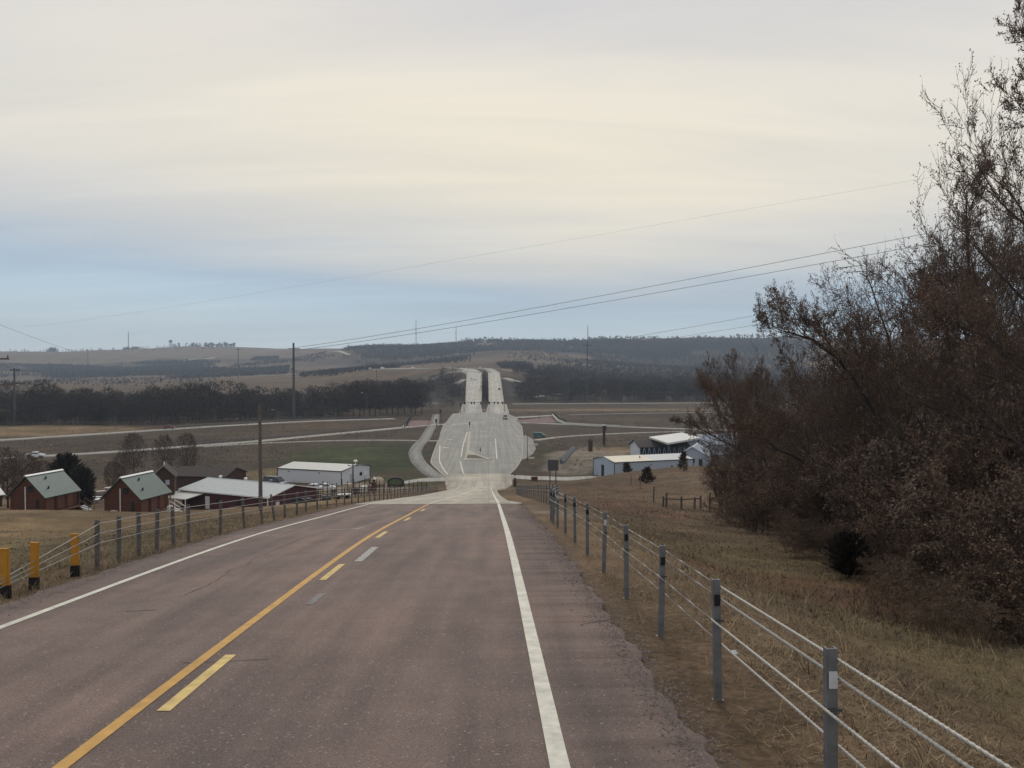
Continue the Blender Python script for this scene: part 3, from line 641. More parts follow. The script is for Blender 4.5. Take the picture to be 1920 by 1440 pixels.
lx = lambda y: -7.98 - .35 * float(sstep(25, 40, y))
an = (-8.02, 12.2, H(-8.02, 12.2) + .05)
barrier('dark grey cable barrier behind the yellow posts along the left shoulder', None, [(lx(y), y) for y in lp_y], 1.02, [(.95, 1), (.75, 1), (.55, 1)], lean, 1, False, pre=[an], refl=False)
for y, w in ((13.9, 'nearest and leftmost'), (14.75, 'middle'), (16.2, 'farthest and rightmost')):
    x = -8.0; z = H(x, y)
    t = thing('marker_post', '%s of the three yellow marker posts with black sleeves beside the left shoulder' % w if w == 'middle' else '%s of the three yellow marker posts with black sleeves' % w, 'marker post', (x, y, z), random.uniform(-.2, .2), 'yellow marker posts on the left shoulder')
    t.rotation_euler[1] = random.uniform(-.03, .03)
    MB().box((0, 0, .35), (.135, .065, .92)).build('post', M['yellow_post'], t, .008)
    MB().box((0, 0, .07), (.16, .09, .30)).build('sleeve', M['black'], t, .012)
    MB().box((0, 0, .822), (.142, .072, .02)).build('cap', M['yellow_post'], t)
# short wooden fence in the right field
t = thing('wooden_fence', 'short weathered post and rail fence in the right field before the trees', 'fence', (*W(1243, 975, 58)[:2], H(*W(1243, 975, 58)[:2])))
org = np.array(t.location); tp = []
for px, hh in ((1243, .75), (1249, 1.0), (1277, .85), (1302, .85), (1313, .95)):
    q = W(px, 960, 58); z = H(q[0], q[1])
    MB().tube(np.array([q[0], q[1], z - .3]) - org, np.array([q[0] + .03, q[1], z + hh]) - org, .08, .07, 7).build('post', M['wood'], t); tp.append(np.array([q[0], q[1] - .1, z + hh - .18]) - org)
for a, b in ((0, 2), (2, 4)): MB().bar(tp[a], tp[b], .07, .1).build('rail', M['white'] if 0 else M['wood'], t)
for px, py, Y in ((1225, 958, 66), (1200, 928, 95), (1183, 915, 110), (1330, 975, 55)):
    q = W(px, py, Y); o = MB().tube((0, 0, -.3), (.04, 0, 1.25), .07, .055, 7); o.lathe((.04, 0, 1.25), [(.06, 0), (.03, .05)], 7)
    o = o.build('fence_post', M['wood'], None); o.location = (q[0], q[1], H(q[0], q[1]))
    tag(o, {1225: 'lone wooden post left of the short rail fence in the right field', 1200: 'thin wooden post on the brown slope beneath the cedar bushes', 1183: 'thin grey post highest on the brown right slope', 1330: 'lone wooden post right of the short rail fence'}[px], 'post', 'lone posts in the right field')

# ================================================================ poles, masts and wires
def utility_pole(label, px, top, base, Y, r, zb=None, arms=(), m='wood', lean=0.0, group=None, arm_r=.06, name='utility_pole', cap=False):
    b = W(px, base, Y); a = W(px, top, Y); z = H(b[0], b[1]) if zb is None else zb
    t = thing(name, label, 'pole', (b[0], b[1], z), 0, group); h = a[2] - z
    mb = MB(); mb.tube((0, 0, -1), (lean * h, 0, h), r, r * .65, 10); mb.build('shaft', M[m], t)
    for d, w in arms:
        am_ = MB(); am_.box((lean * h, r, h - d), (w, arm_r * 1.5, arm_r * 2)); o = am_.build('crossarm', M['wood' if m == 'wood' else 'steel_dark'], t)
        for s in (-.46, 0, .46):
            ins = MB(); ins.lathe((lean * h + s * w, r, h - d + arm_r), [(.03, 0), (.07, .06), (.04, .12), (.06, .18), (.02, .24)], 7)
            ins.build('insulator', M['steel_dark'], o)
    return t, np.array([b[0] + lean * h, b[1], a[2]])
utility_pole('tall wooden utility pole behind the left barrier, in front of the maroon building', 489, 757, 975, 58, .15, None, [(.5, .5)], lean=-.004)
_, Pn = utility_pole('dark utility pole with crossarms cut by the left photo edge', -9, 640, 990, 70, .16, None, [(1.45, 2.4), (3.6, 3.2), (5.75, 2.4)], arm_r=.07)
_, P5 = utility_pole('tall grey transmission pole rising above the horizon in front of the left wood', 551, 643, 787, 436, .75, VZ, [(3, 6)], 'steel_dark', arm_r=.2, name='transmission_pole')
_, P27 = utility_pole('lattice-like transmission pole with one crossarm, far left before the dark wood', 28, 690, 797, 400, .6, VZ, [(7.2, 9.5), (1, 5)], 'steel_dark', arm_r=.28, name='transmission_pole')
_, P11 = utility_pole('tall transmission pole above the right wood, right of three slimmer poles', 1101, 640, 758, 640, .45, VZ, [(3, 7)], 'steel_dark', arm_r=.22, name='transmission_pole')
for k, px in enumerate((1055, 1060.5, 1065)):
    utility_pole('%s of three slim poles standing close together before the right wood' % ('left', 'middle', 'right')[k], px, 701 + k, 757, 650, .4, VZ, [(1, 3)], 'steel_dark', group='three slim poles before the right wood', arm_r=.2, name='transmission_pole')
_, P44 = utility_pole('slim pole on the far hillside left of the tall transmission pole', 447, 652, 703, 1450, .8, None, [(3, 9)], 'steel_dark', arm_r=.35, name='transmission_pole')
_, P16 = utility_pole('faint pole on the far left hill where the near wire ends', 165, 655, 690, 2300, 1.0, None, [(3, 12)], 'steel_dark', arm_r=.4, name='transmission_pole')
for px, a, b, Y, lb in ((706, 682, 713, 1000, 'dark pole before the far highway, leftmost of those near the bridge'), (829, 686, 712, 850, 'dark pole left of the far bridge end'), (849, 688, 713, 860, 'dark pole closest to the far bridge end'),
                        (595, 655, 672, 2300, 'small pole on the far hill right of the tall transmission pole')):
    utility_pole(lb, px, a, b, Y, .45, None, [(1, 3.5)], 'steel_dark', arm_r=.2)
utility_pole('thin dark pole at the right kerb of the valley junction', 989, 812, 866, 240, .13, VZ, [], 'wood')
utility_pole('dark power pole in front of the white metal building', 662, 868, 925, 172, .2, None, [(.6, 2.2)], 'wood', arm_r=.07)
utility_pole('slim pole beside the far left highway bank', 217, 790, 812, 375, .14, VZ, [(.4, 1.5)], 'wood')
for px, a, b, Y, lb in ((804, 776, 800, 390, 'thin pole left of the junction by the red paving'), (1011, 779, 796, 420, 'thin pole right of the junction by the red paving'), (1093, 780, 800, 400, 'thin pole on the frontage road right of the junction'), (672, 866, 900, 205, 'short antenna pole by the white metal building')):
    utility_pole(lb, px, a, b, Y, .12, VZ, [], 'steel_dark')
def lamp(label, px, top, base, Y, side):
    b = W(px, base, Y); z = H(b[0], b[1]); h = W(px, top, Y)[2] - z; t = thing('street_lamp', label, 'street lamp', (b[0], b[1], z), 0, 'street lamps in the valley'); s = side
    MB().tube((0, 0, -.3), (0, 0, h), .14, .09, 8).build('shaft', M['steel'], t)
    MB().path([(0, 0, h - .1), (s * .8, 0, h + .35), (s * 2.2, 0, h + .45)], .06).build('arm', M['steel'], t)
    MB().box((s * 2.6, 0, h + .42), (1.0, .4, .2)).build('lamp_head', M['white'], t, .05)
lamp('street lamp with curved arm before the left wood', 688, 738, 790, 436, -1)
lamp('short street lamp far left of the curved one before the wood', 521, 770, 795, 420, -1)
def mast(label, px, top, base, Y, w, name='radio_mast'):
    b = W(px, base, Y); z = H(b[0], b[1]); h = W(px, top, Y)[2] - z; t = thing(name, label, 'radio mast', (b[0], b[1], z), 0)
    mb = MB(); n = 10
    for k in range(3):
        a = 2 * math.pi * k / 3; mb.tube((w * math.cos(a), w * math.sin(a), -2), (w * .6 * math.cos(a), w * .6 * math.sin(a), h), w * .36, w * .3, 5)
    for i in range(n):
        z0, z1 = h * i / n, h * (i + 1) / n
        for k in range(3):
            a, c = 2 * math.pi * k / 3, 2 * math.pi * (k + 1) / 3; q = w * (1 - .4 * i / n)
            mb.tube((q * math.cos(a), q * math.sin(a), z0), (q * math.cos(c), q * math.sin(c), z1), w * .12, None, 4)
    mb.build('lattice', M['steel_dark'], t); MB().tube((0, 0, h), (0, 0, h * 1.06), w * .25, w * .15, 5).build('antenna', M['steel_dark'], t)
    MB().tube((0, 0, h * .62), (0, 0, h * .66), w * 1.2, None, 8).build('dish_ring', M['steel_dark'], t)
mast('tallest radio mast on the skyline, above the far highway', 780, 600, 655, 2900, 1.5)
mast('shorter radio mast on the skyline right of the tallest one', 855, 613, 650, 2800, 1.4)
mast('thin radio mast on the skyline above the right hills', 1102, 611, 650, 2700, 1.5)
mast('thin radio mast on the left skyline beside the water tower', 241, 623, 664, 3600, 1.6)
mast('tiny radio mast on the left skyline, shorter than its neighbour', 232, 651, 668, 3600, 1.2)
b = W(320, 656, 3790); z = H(b[0], b[1]); h = W(320, 641, 3790)[2] - z; t = thing('water_tower', 'small water tower on the left skyline', 'water tower', (b[0], b[1], z))
for k in range(6): MB().tube((8 * math.cos(k * 1.047), 8 * math.sin(k * 1.047), -3), (6.5 * math.cos(k * 1.047), 6.5 * math.sin(k * 1.047), h), .7, .7, 6).build('leg', M['steel'], t)
MB().lathe((0, 0, h - 4), [(1, 0), (6, 2), (8, 5), (8, 9), (5, 13), (.5, 14)], 16).build('tank', M['steel'], t); MB().tube((0, 0, -3), (0, 0, h), 1).build('riser', M['steel'], t)
def wire(label, a, b, sag, r, n=40, r2=None):
    a = np.array(a, float); b = np.array(b, float); mb = MB(); P = []
    for i in range(n + 1):
        k = i / n; P.append(a + (b - a) * k - np.array([0, 0, sag * 4 * k * (1 - k)]))
    for i in range(n):
        mb.tube(P[i], P[i + 1], r + ((r2 or r) - r) * i / n, r + ((r2 or r) - r) * (i + 1) / n, 5, cap=False)
    o = mb.build('power_line', M['wire'] if 'wire' in M else M['steel_dark'], None); tag(o, label, 'power line', 'power lines across the sky'); return o
M['wire'] = mat('power_line_wire', (.16, .16, .165), .5, .1, 1)
wire('upper of the two clearest power lines rising to the right trees', W(551, 652, 436), W(2600, 268, 80), 1.5, .11, r2=.03)
wire('lower of the two clearest power lines rising to the right trees', W(551, 657, 436), W(2600, 300, 80), 1.5, .11, r2=.03)
wire('upper of the two low power lines right of the masts', W(1101, 644, 640), W(2400, 392, 150), 2, .13, r2=.035)
wire('lowest power line, just above the right hills', W(1101, 655, 640), W(2400, 432, 150), 2, .11, r2=.03)
wire('faint highest power line crossing the cream sky', W(40, 612, 1500), W(2600, 184, 80), 4, .10, r2=.008)
wire('single wire descending from the left photo edge to the far hill', W(-700, 335, 60), W(165, 659, 2300), 6, .02, r2=.35)

# ================================================================ buildings
def gable(name, label, cat, c, ridge, w, Ln, wall, rise, wm, rm, over=.35, skirt=.4, cap=None, trim=None, rt=.1, extra=None):
    """gabled building; c centre of base, ridge = direction (x, y) of its ridge, parts in local space with the ridge along y"""
    rzv = math.atan2(-ridge[0], ridge[1]); t = thing(name, label, cat, c, rzv)
    hw, hl = w / 2, Ln / 2
    MB().prism([(-hw, -skirt), (hw, -skirt), (hw, wall), (0, wall + rise), (-hw, wall)], -hl, hl).build('wall', M[wm], t)
    sl = rise / hw; ro = MB(); e = over
    for s in (-1, 1):
        ro.slab([(0, -hl - e, wall + rise + rt + .02), (s * (hw + e), -hl - e, wall - sl * e + rt + .02), (s * (hw + e), hl + e, wall - sl * e + rt + .02), (0, hl + e, wall + rise + rt + .02)][::s], rt)
    r = ro.build('roof', M[rm], t)
    if cap: MB().prism([(-.22, wall + rise + rt - .05), (0, wall + rise + rt + .13), (.22, wall + rise + rt - .05)], -hl - e - .02, hl + e + .02).build('ridge_cap', M[cap], r)
    if trim:
        tm = MB()
        for s in (-1, 1):
            for yv in (-hl - e - .03, hl + e + .03): tm.bar((0, yv, wall + rise + rt - .06), (s * (hw + e), yv, wall - sl * e + rt - .06), .06, .2)
            tm.box((s * (hw + e + .03), 0, wall - sl * e + rt - .05), (.06, Ln + 2 * e, .2))
        tm.build('eave_trim', M[trim], r)
        cn = MB()
        for sx_ in (-1, 1):
            for sy in (-1, 1): cn.box((sx_ * (hw + .02), sy * (hl + .02), wall / 2 - .1), (.14, .14, wall))
        cn.build('corner_trim', M[trim], t)
    return t
def panel(t, name, m, x=None, y=None, z=1, w=.9, h=2, side='x+', hw=0, hl=0, d=.06):
    """flat opening on a wall: side x+ / x- (eave walls) or y- / y+ (gable walls)"""
    mb = MB(); s = 1 if side[1] == '+' else -1
    if side[0] == 'x': mb.box((s * (hw + .02), y, z), (d, w, h))
    else: mb.box((x, s * (hl + .02), z), (w, d, h))
    return mb.build(name, M[m], t)
def cabin(corner, label, ac):
    a = np.array([.19, .982]); b = np.array([-.982, .19]); w, Ln = 5.1, 6.3; hw, hl = w / 2, Ln / 2; RI = 2.45; WH = 2.3
    c2 = corner[:2] + a * Ln / 2 + b * w / 2
    t = gable('log_cabin', label, 'cabin', (c2[0], c2[1], corner[2]), a, w, Ln, WH, RI, 'log', 'green_roof', .38, .2, 'white', None, .09)
    t['group'] = 'log cabins with green roofs'
    MB().box((0, 0, -.45), (w - .3, Ln - .3, .7)).build('foundation', M['grey_wall' if ac else 'brown_wall'], t)
    ln = MB()
    for k in range(9): ln.box((0, -hl - .03, .1 + k * .24), (w - .1, .07, .17))
    for k in range(9): ln.box((0, -hl - .03, WH + .1 + k * .24), (w * (1 - (k + 1.2) / 10.6), .07, .17))
    ln.build('log_course', M['log'], t)
    MB().tube((-.2, -hl - .12, -.2), (-.2, -hl - .12, 3.4), .07).build('downpipe', M['white'], t)
    panel(t, 'window', 'glass', x=.55, z=3.1, w=.75, h=.85, side='y-', hl=hl + .07)
    f = panel(t, 'window', 'glass', x=1.55, z=1.1, w=.4, h=1.2, side='y-', hl=hl + .07)
    for yy_, mm, ww in ((-2.2, 'log_pale', 1.5), (-.1, 'log_pale', 1.2), (1.6, 'log_pale', 1.1)): panel(t, 'board_panel', mm, y=yy_, z=1.05, w=ww, h=1.9, side='x+', hw=hw)
    panel(t, 'door', 'brown_wall', y=-1.05, z=1.0, w=.5, h=1.9, side='x+', hw=hw + .02)
    for yy_ in (-1.2, .8, 3.2): MB().tube((hw + .3, yy_, -.6), (hw + .3, yy_, 2.0), .06).build('porch_post', M['log_pale'], t)
    MB().box((hw + .25, .6, -.08), (.7, 5.2, .14)).build('porch_floor', M['log_pale'], t)
    st = MB()
    for k in range(5): st.box((hw + .5 + .3 * k, 3.5, -.15 - .17 * k), (.3, 1.2, .06))
    st.build('stair', M['white'], t)
    for sy in (2.9, 4.1):
        rl = MB(); rl.bar((hw + .4, sy, .9), (hw + 1.9, sy, .05), .06); rl.bar((hw + .4, sy, .9), (hw + .4, sy, -.1), .06); rl.bar((hw + 1.9, sy, .05), (hw + 1.9, sy, -.9), .06)
        rl.build('stair_rail', M['white' if ac else 'log_pale'], t)
    for (u, v) in ((.25, -1.6), (.72, -.6)):
        MB().tube((hw * (1 - u) * 1.0, v, WH + RI * u + .05), (hw * (1 - u), v, WH + RI * u + .42), .1).build('roof_vent', M['trim'], t)
    if ac:
        u = MB().box((-.95, -hl - .32, .2), (.8, .5, .75)).build('air_conditioner', M['tan_roof'], t, .03)
        MB().lathe((0, 0, 0), [(.26, 0), (.26, .03)], 14).build('fan_grille', M['black'], u); u.children[0].location = (-.95, -hl - .59, .2); u.children[0].rotation_euler = (R(90), 0, 0)
        for yy_ in (2.1, 2.6): MB().box((hw + .75, yy_, -.05), (.4, .35, .8)).build('utility_box', M['white'], t, .02)
    return t
cabin(W(263, 966, 108), 'right log cabin with green metal roof, air conditioner on its gable wall', True)
cabin(W(84, 962, 110), 'left log cabin with green metal roof at the top of the tan field', False)
q = W(-36, 940, 116); cab3 = gable('garden_shed', 'shed with pale roof cut by the left photo edge, left of both cabins', 'shed', (q[0], q[1], q[2] - .4), (.6, .8), 3.4, 4, 1.3, .9, 'brown_wall', 'white', .3)
panel(cab3, 'door', 'log_pale', x=0, z=.6, w=.7, h=1.1, side='y-', hl=2)
# house and barn behind the cabins
q = W(309, 906, 140); t = gable('house', 'narrow dark brown house behind the right cabin with pale window', 'house', (q[0], q[1], q[2] - 1.5), (-.3, .95), 3.3, 6, 3.0, 1.6, 'brown_wall', 'brown_roof', .3)
for z in (2.0,): f = panel(t, 'window', 'grey_wall', x=.6, z=z, w=.6, h=.8, side='y-', hl=3)
MB().tube((0, -1, 4.3), (0, -1, 5.2), .1).build('chimney', M['white'], t)
q = W(392, 912, 165); t = gable('barn', 'long dark brown barn behind the maroon building', 'barn', (q[0], q[1], q[2] - .6), (.97, -.22), 8, 11.5, 3.1, 1.3, 'brown_wall', 'brown_roof', .3)
panel(t, 'door', 'trim', y=.5, z=1.1, w=1.8, h=2.2, side='x+', hw=4); panel(t, 'door', 'trim', y=3.1, z=1.1, w=1.3, h=2.0, side='x+', hw=4)
# maroon building
a3 = W(389.5, 897, 145); b3 = W(552, 909, 135.5); cc = (a3 + b3) / 2; d3 = (b3 - a3)[:2]; L3 = float(np.linalg.norm(d3)); d3 = d3 / L3
t = gable('maroon_building', 'long maroon building with pale grey metal roof beside the left barrier', 'building', (cc[0], cc[1], cc[2] - 3.9), d3, 11.5, L3 - .6, 2.7, 1.15, 'maroon', 'grey_roof', .4, .8, 'grey_roof', 'white', .1)
for k in (-.62, -.12, .36):
    v = MB(); v.lathe((-.5 + 0, k * L3 * .6, 3.85), [(.16, -.2), (.16, .25), (.3, .28), (.3, .5), (.1, .62)], 10); v.build('roof_vent', M['white' if k < .3 else 'steel'], t)
rf = MB(); rf.slab([(5.6, -L3 / 2 - .6, 2.45), (9.4, -L3 / 2 - .2, 1.9), (9.4, -L3 / 2 + 5.2, 1.9), (5.6, -L3 / 2 + 5.6, 2.45)], .1); lt = rf.build('lean_to_roof', M['pale_roof'], t)
for yv in (-L3 / 2 + .1, -L3 / 2 + 4.9): MB().tube((9.1, yv, -.8), (9.1, yv, 1.82), .08).build('porch_post', M['white'], t)
hw = 5.75
panel(t, 'door', 'white', y=-L3 / 2 + 6.2, z=.9, w=.95, h=2.1, side='x+', hw=hw); panel(t, 'window', 'glass', y=-1, z=1.4, w=1.4, h=.8, side='x+', hw=hw); panel(t, 'window', 'glass', y=3.5, z=1.4, w=1.2, h=.8, side='x+', hw=hw)
panel(t, 'door', 'trim', x=-1, z=.9, w=2.6, h=2.2, side='y+', hl=(L3 - .6) / 2); panel(t, 'window', 'white', x=3.6, z=1.3, w=.8, h=.8, side='y+', hl=(L3 - .6) / 2)
MB().tube((hw + .1, L3 / 2 - 1.6, -.5), (hw + .1, L3 / 2 - 1.6, 2.5), .08).build('downpipe', M['white'], t)
# white metal building
th = R(22); a = np.array([math.cos(th), -math.sin(th)]); b = np.array([math.sin(th), math.cos(th)]); cor = W(640, 907, 193)
L4, w4 = 17.6, 13.0; c4 = cor[:2] - a * L4 / 2 + b * w4 / 2
t = gable('metal_building', 'white metal building with dark trim on the valley floor left of the road', 'building', (c4[0], c4[1], VZ), a, w4, L4, 3.15, .85, 'white_wall', 'pale_roof', .12, .2, None, 'trim', .1)
hw, hl = w4 / 2, L4 / 2
for yv in (-5.6, 2.8): panel(t, 'wall_lamp', 'trim', y=yv, z=2.55, w=.35, h=.25, side='x+', hw=hw)
panel(t, 'door', 'grey_wall', x=2.2, z=1.05, w=1, h=2.1, side='y+', hl=hl); panel(t, 'window', 'glass', x=-2.2, z=1.6, w=1.1, h=.8, side='y+', hl=hl); panel(t, 'sign_board', 'white', x=-4.4, z=1.6, w=1.2, h=1.0, side='y+', hl=hl + .03)
MB().lathe((-1.5, hl - 1, 4.0), [(.08, -.4), (.08, .5), (.45, .6), (.5, .85), (.2, 1.05)], 10).build('roof_vent', M['white'], t)
# right pale metal building
th = R(20); a = np.array([math.cos(th), math.sin(th)]); b = np.array([-math.sin(th), math.cos(th)]); cor = W(1152, 868, 200); L5, w5 = 22.5, 11.0; c5_ = cor[:2] + a * L5 / 2 + b * w5 / 2
t = gable('metal_building', 'long pale blue-grey metal building right of the road, its roof half cream half grey', 'building', (c5_[0], c5_[1], VZ), a, w5, L5, cor[2] - VZ, .9, 'grey_wall', 'grey_roof', .1, .2, None, 'trim', .1)
hw, hl = w5 / 2, L5 / 2
MB().slab([(.1, -hl + .05, cor[2] - VZ + .9 + .16), (hw, -hl + .05, cor[2] - VZ + .16), (hw, -.4, cor[2] - VZ + .16), (.1, -.4, cor[2] - VZ + .9 + .16)], .05).build('cream_roof_sheet', M['tan_roof'], t)
panel(t, 'door', 'glass', x=-.5, z=1.6, w=1.4, h=2.9, side='y-', hl=hl); panel(t, 'wall_lamp', 'trim', y=-1, z=3.3, w=.3, h=.25, side='x+', hw=hw); panel(t, 'wall_vent', 'trim', y=5, z=2.6, w=.5, h=.4, side='x+', hw=hw)
MB().tube((2.6, -2.5, cor[2] - VZ + .4), (2.6, -2.5, cor[2] - VZ + 1.1), .12).build('roof_vent', M['trim'], t)
# truss-fronted building behind it
q0 = W(1199, 857, 243); q1 = W(1291, 857, 245); d = (q1 - q0)[:2]; Lg = float(np.linalg.norm(d)); d /= Lg; nrm = np.array([-d[1], d[0]]); cc = (q0 + q1)[:2] / 2 + nrm * 4.5
t = gable('showroom_building', 'building with dark glass front behind white zigzag struts, brown roof', 'building', (cc[0], cc[1], VZ), d, 9, Lg, 3.9, 1.6, 'white_wall', 'brown_roof', .5, .2)
panel(t, 'glass_front', 'glass', y=.0, z=2.0, w=Lg - .5, h=3.7, side='x+', hw=4.5, d=.1)
for k in range(9):
    s0 = -Lg / 2 + .6 + k * (Lg - 1.2) / 9; s1 = s0 + (Lg - 1.2) / 9
    z_ = MB(); z_.bar((4.9, s0, .2), (4.7, (s0 + s1) / 2, 3.75), .14); z_.bar((4.7, (s0 + s1) / 2, 3.75), (4.9, s1, .2), .14); z_.build('strut', M['grey_wall'], t)
P = [W(1217, 820, 250), W(1252, 831.5, 229.5), W(1313, 821.5, 247), W(1279, 811.5, 267)]; zc = -20.9
t = thing('canopy', 'flat pale roof canopy on posts behind the building with zigzag front', 'canopy', (P[0][0], P[0][1], VZ)); org = np.array(t.location)
MB().slab([(q[0] - org[0], q[1] - org[1], zc - VZ) for q in P], .5).build('roof', M['pale_roof'], t)
for q in P[1:]:
    k = (np.array([np.mean([p_[0] for p_ in P]), np.mean([p_[1] for p_ in P])]) - q[:2]) * .08 + q[:2] - org[:2]
    MB().tube((k[0], k[1], -.2), (k[0], k[1], zc - VZ - .5), .25).build('post', M['steel_dark'], t)
q = W(1303, 862, 232); t = gable('house', 'blue-grey gabled house at the right end of the pale metal building', 'house', (q[0], q[1], VZ), (.35, .94), 7.5, 12, 3.2, 2.2, 'grey_wall', 'blue_roof', .4, .2, 'white')
panel(t, 'window', 'glass', x=0, z=1.7, w=1.2, h=1.2, side='y-', hl=6); panel(t, 'door', 'trim', x=2.2, z=1.1, w=1, h=2.1, side='y-', hl=6)
q = W(1345, 850, 262); t = gable('house', 'blue-grey building with bright ridge half hidden by the right trees', 'house', (q[0], q[1], VZ), (.9, .42), 9, 16, 3.4, 2.6, 'grey_wall', 'blue_roof', .4, .2, 'white')
panel(t, 'window', 'glass', y=0, z=1.7, w=1.6, h=1.2, side='x+', hw=4.5)

# ================================================================ signs and small structures
q = W(1037, 905, 150); t = thing('sign_board', 'dark back of a large sign on two posts beyond the right barrier', 'sign', (q[0], q[1], H(q[0], q[1])), .12)
zt = W(1037, 862, 150)[2] - H(q[0], q[1])
MB().box((0, 0, zt - 1), (1.95, .16, 2.0)).build('board', M['steel_dark'], t, .02)
for s in (-.55, .55): MB().box((s, .16, zt / 2 - .3), (.16, .16, zt + .2)).build('post', M['steel_dark'], t)
q = V(1132.5, 834); t = thing('pylon_sign', 'tall brown pylon sign with bright white top right of the gravel lot', 'sign', (q[0], q[1], VZ), .2)
MB().box((0, 0, 2.6), (.8, .5, 5.2)).build('column', M['brown_wall'], t, .03); MB().box((.15, 0, 6.0), (1.3, .7, 1.6)).build('sign_box', M['trim'], t, .05); MB().box((-.05, -.1, 6.95), (1.35, .9, .3)).build('cap', M['white'], t, .05)
q = V(1107, 846); t = thing('kiosk', 'small brown kiosk behind the gravel lot, left of the pylon sign', 'kiosk', (q[0], q[1], VZ), .1)
MB().box((0, 0, 1.7), (1.2, 1.2, 3.4)).build('wall', M['brown_wall'], t); MB().lathe((0, 0, 3.4), [(1.15, 0), (1.15, .12), (.2, .75), (.05, .8)], 4).build('roof', M['brown_roof'], t)
q = W(742, 908, 190); t = thing('arched_sign', 'dark arched sign with green oval at the left roadside entrance', 'sign', (q[0], q[1], VZ), .05)
M['sign_green'] = mat('sign_green_paint', (.085, .12, .05), .7, .3, 3)
MB().prism([(-1.9, .1), (1.9, .1), (1.9, 1.3), (1.3, 1.9), (.6, 2.15), (-.6, 2.15), (-1.3, 1.9), (-1.9, 1.3)], -.1, .1).build('frame', M['trim'], t)
MB().prism([(1.45 * math.cos(k * .3927), 1.05 + .7 * math.sin(k * .3927)) for k in range(16)], -.14, .14).build('oval_board', M['sign_green'], t)
for s in (-1.75, 1.75): MB().tube((s, 0, -.3), (s, 0, 1.6), .12).build('post', M['trim'], t)
q = W(709, 903, 193); t = thing('storage_tank', 'tan domed storage tank right of the white metal building', 'tank', (q[0], q[1], VZ), .1)
M['tan_tank'] = mat('tan_tank_paint', (.42, .35, .25), .7, .12, 1)
MB().lathe((0, 0, 0), [(1.5, 0), (1.55, .4), (1.5, 1.0), (1.2, 1.5), (.6, 1.8), (.1, 1.9)], 18, (1, .8)).build('shell', M['tan_tank'], t, smooth=True); MB().lathe((0, 0, 1.85), [(.25, 0), (.25, .2), (.1, .25)], 10).build('hatch', M['steel'], t)
q = W(701, 921, 172); zq = H(q[0], q[1]); t = thing('carved_statue', 'brown carved figure with raised arm and white top by the yard fence', 'statue', (q[0], q[1], zq), .1)
b_ = MB(); b_.lathe((0, 0, 0), [(.55, -.3), (.6, .4), (.62, 1.0), (.52, 1.6), (.38, 1.95), (.22, 2.1), (.3, 2.3), (.28, 2.55), (.1, 2.7)], 14); b_.build('body', M['log'], t, smooth=True)
b_ = MB(); b_.path([(-.4, 0, 1.7), (-.85, 0, 1.75), (-1.0, 0, 2.35)], .16, 8); b_.build('arm', M['brown_wall'], t); MB().lathe((0, 0, 2.55), [(.5, 0), (.5, .08), (.32, .12), (.3, .4), (.1, .45)], 14).build('hat', M['white'], t)
MB().box((-.75, .1, .55), (.7, .5, 1.1)).build('red_box', M['yellow_post'] if 0 else mat('faded_red_box', (.24, .07, .05), .7, .2, 3), t, .03)
q = W(1002, 899, 200); t = thing('planter_box', 'low dark red box on the drive right of the road', 'box', (q[0], q[1], VZ + .1), .1)
M['dark_red'] = mat('dark_red_paint', (.09, .018, .015), .6, .2, 3)
MB().box((0, 0, .4), (1.5, .7, .7)).build('box', M['dark_red'], t, .03); MB().box((0, 0, .78), (1.65, .85, .08)).build('rim', M['dark_red'], t)
q = W(965.5, 905, 185); t = thing('gate_post', 'thick dark post with white plate at the right corner of the lower road', 'post', (q[0], q[1], H(q[0], q[1])), 0)
MB().lathe((0, 0, -.3), [(.5, 0), (.4, .6), (.3, 2.0), (.12, 2.9), (.03, 3.2)], 8).build('shaft', M['brown_wall'], t); MB().box((-.5, -.45, 2.2), (1.5, .06, .5)).build('plate', M['white'], t)
# stones and low white slabs beside the right kerb
for px, py, lb in ((1004, 835, 'upper of two low white slabs beside the right kerb'), (996.5, 860.5, 'lower of two low white slabs beside the right kerb')):
    q = V(px, py); o = MB().box((0, 0, .2), (1.7, .5, .5), .05); o.box((0, 0, .48), (1.8, .6, .08), .05); o = o.build('concrete_slab', M['marking'], None, .03); o.location = (q[0], q[1], VZ); tag(o, lb, 'concrete slab', 'white slabs beside the right kerb')
# traffic signals
def signal(label, px, base, Y, heads, arm=None, hgt_=5.6, rz_=0.0):
    b = W(px, base, Y); zg = min(H(b[0], b[1]), VZ + .1); t = thing('traffic_signal', label, 'traffic signal', (b[0], b[1], zg), rz_, 'traffic signals at the valley junction')
    MB().tube((0, 0, -.2), (0, 0, hgt_ + .4), .18, .13, 8).build('pole', M['trim'], t)
    if arm: MB().tube((0, 0, hgt_), (arm, 0, hgt_ + .15), .16, .12, 8).build('mast_arm', M['trim'], t)
    for hx in heads:
        hd = MB().box((hx, -.2, hgt_ - .15), (.75, .35, 1.7)).build('signal_head', M['black'], t, .03)
        le = MB()
        for k in (-1, 0, 1): le.tube((hx, -.38, hgt_ - .15 + k * .5), (hx, -.5, hgt_ - .15 + k * .5), .2, .2, 10)
        le.build('lens_visor', M['trim'], hd)
signal('traffic signal with mast arm over the left bridge approach', 870, 773, 515, [.6, 4.6, 6.4, 10.4], 10.8)
signal('traffic signal with mast arm over the right bridge approach', 945.5, 773, 515, [-1.0, -3.9, -6.3, -9.2], -9.6)
signal('traffic signal on a short pole left of the bridge approaches', 863.5, 775, 500, [0], None, 5.4)
signal('traffic signal on a tall pole at the left corner of the junction', 827, 799, 388, [-.3], None, 7.2)
signal('traffic signal on the junction corner left of the crosswalk', 818, 801, 380, [0], None, 3.2)
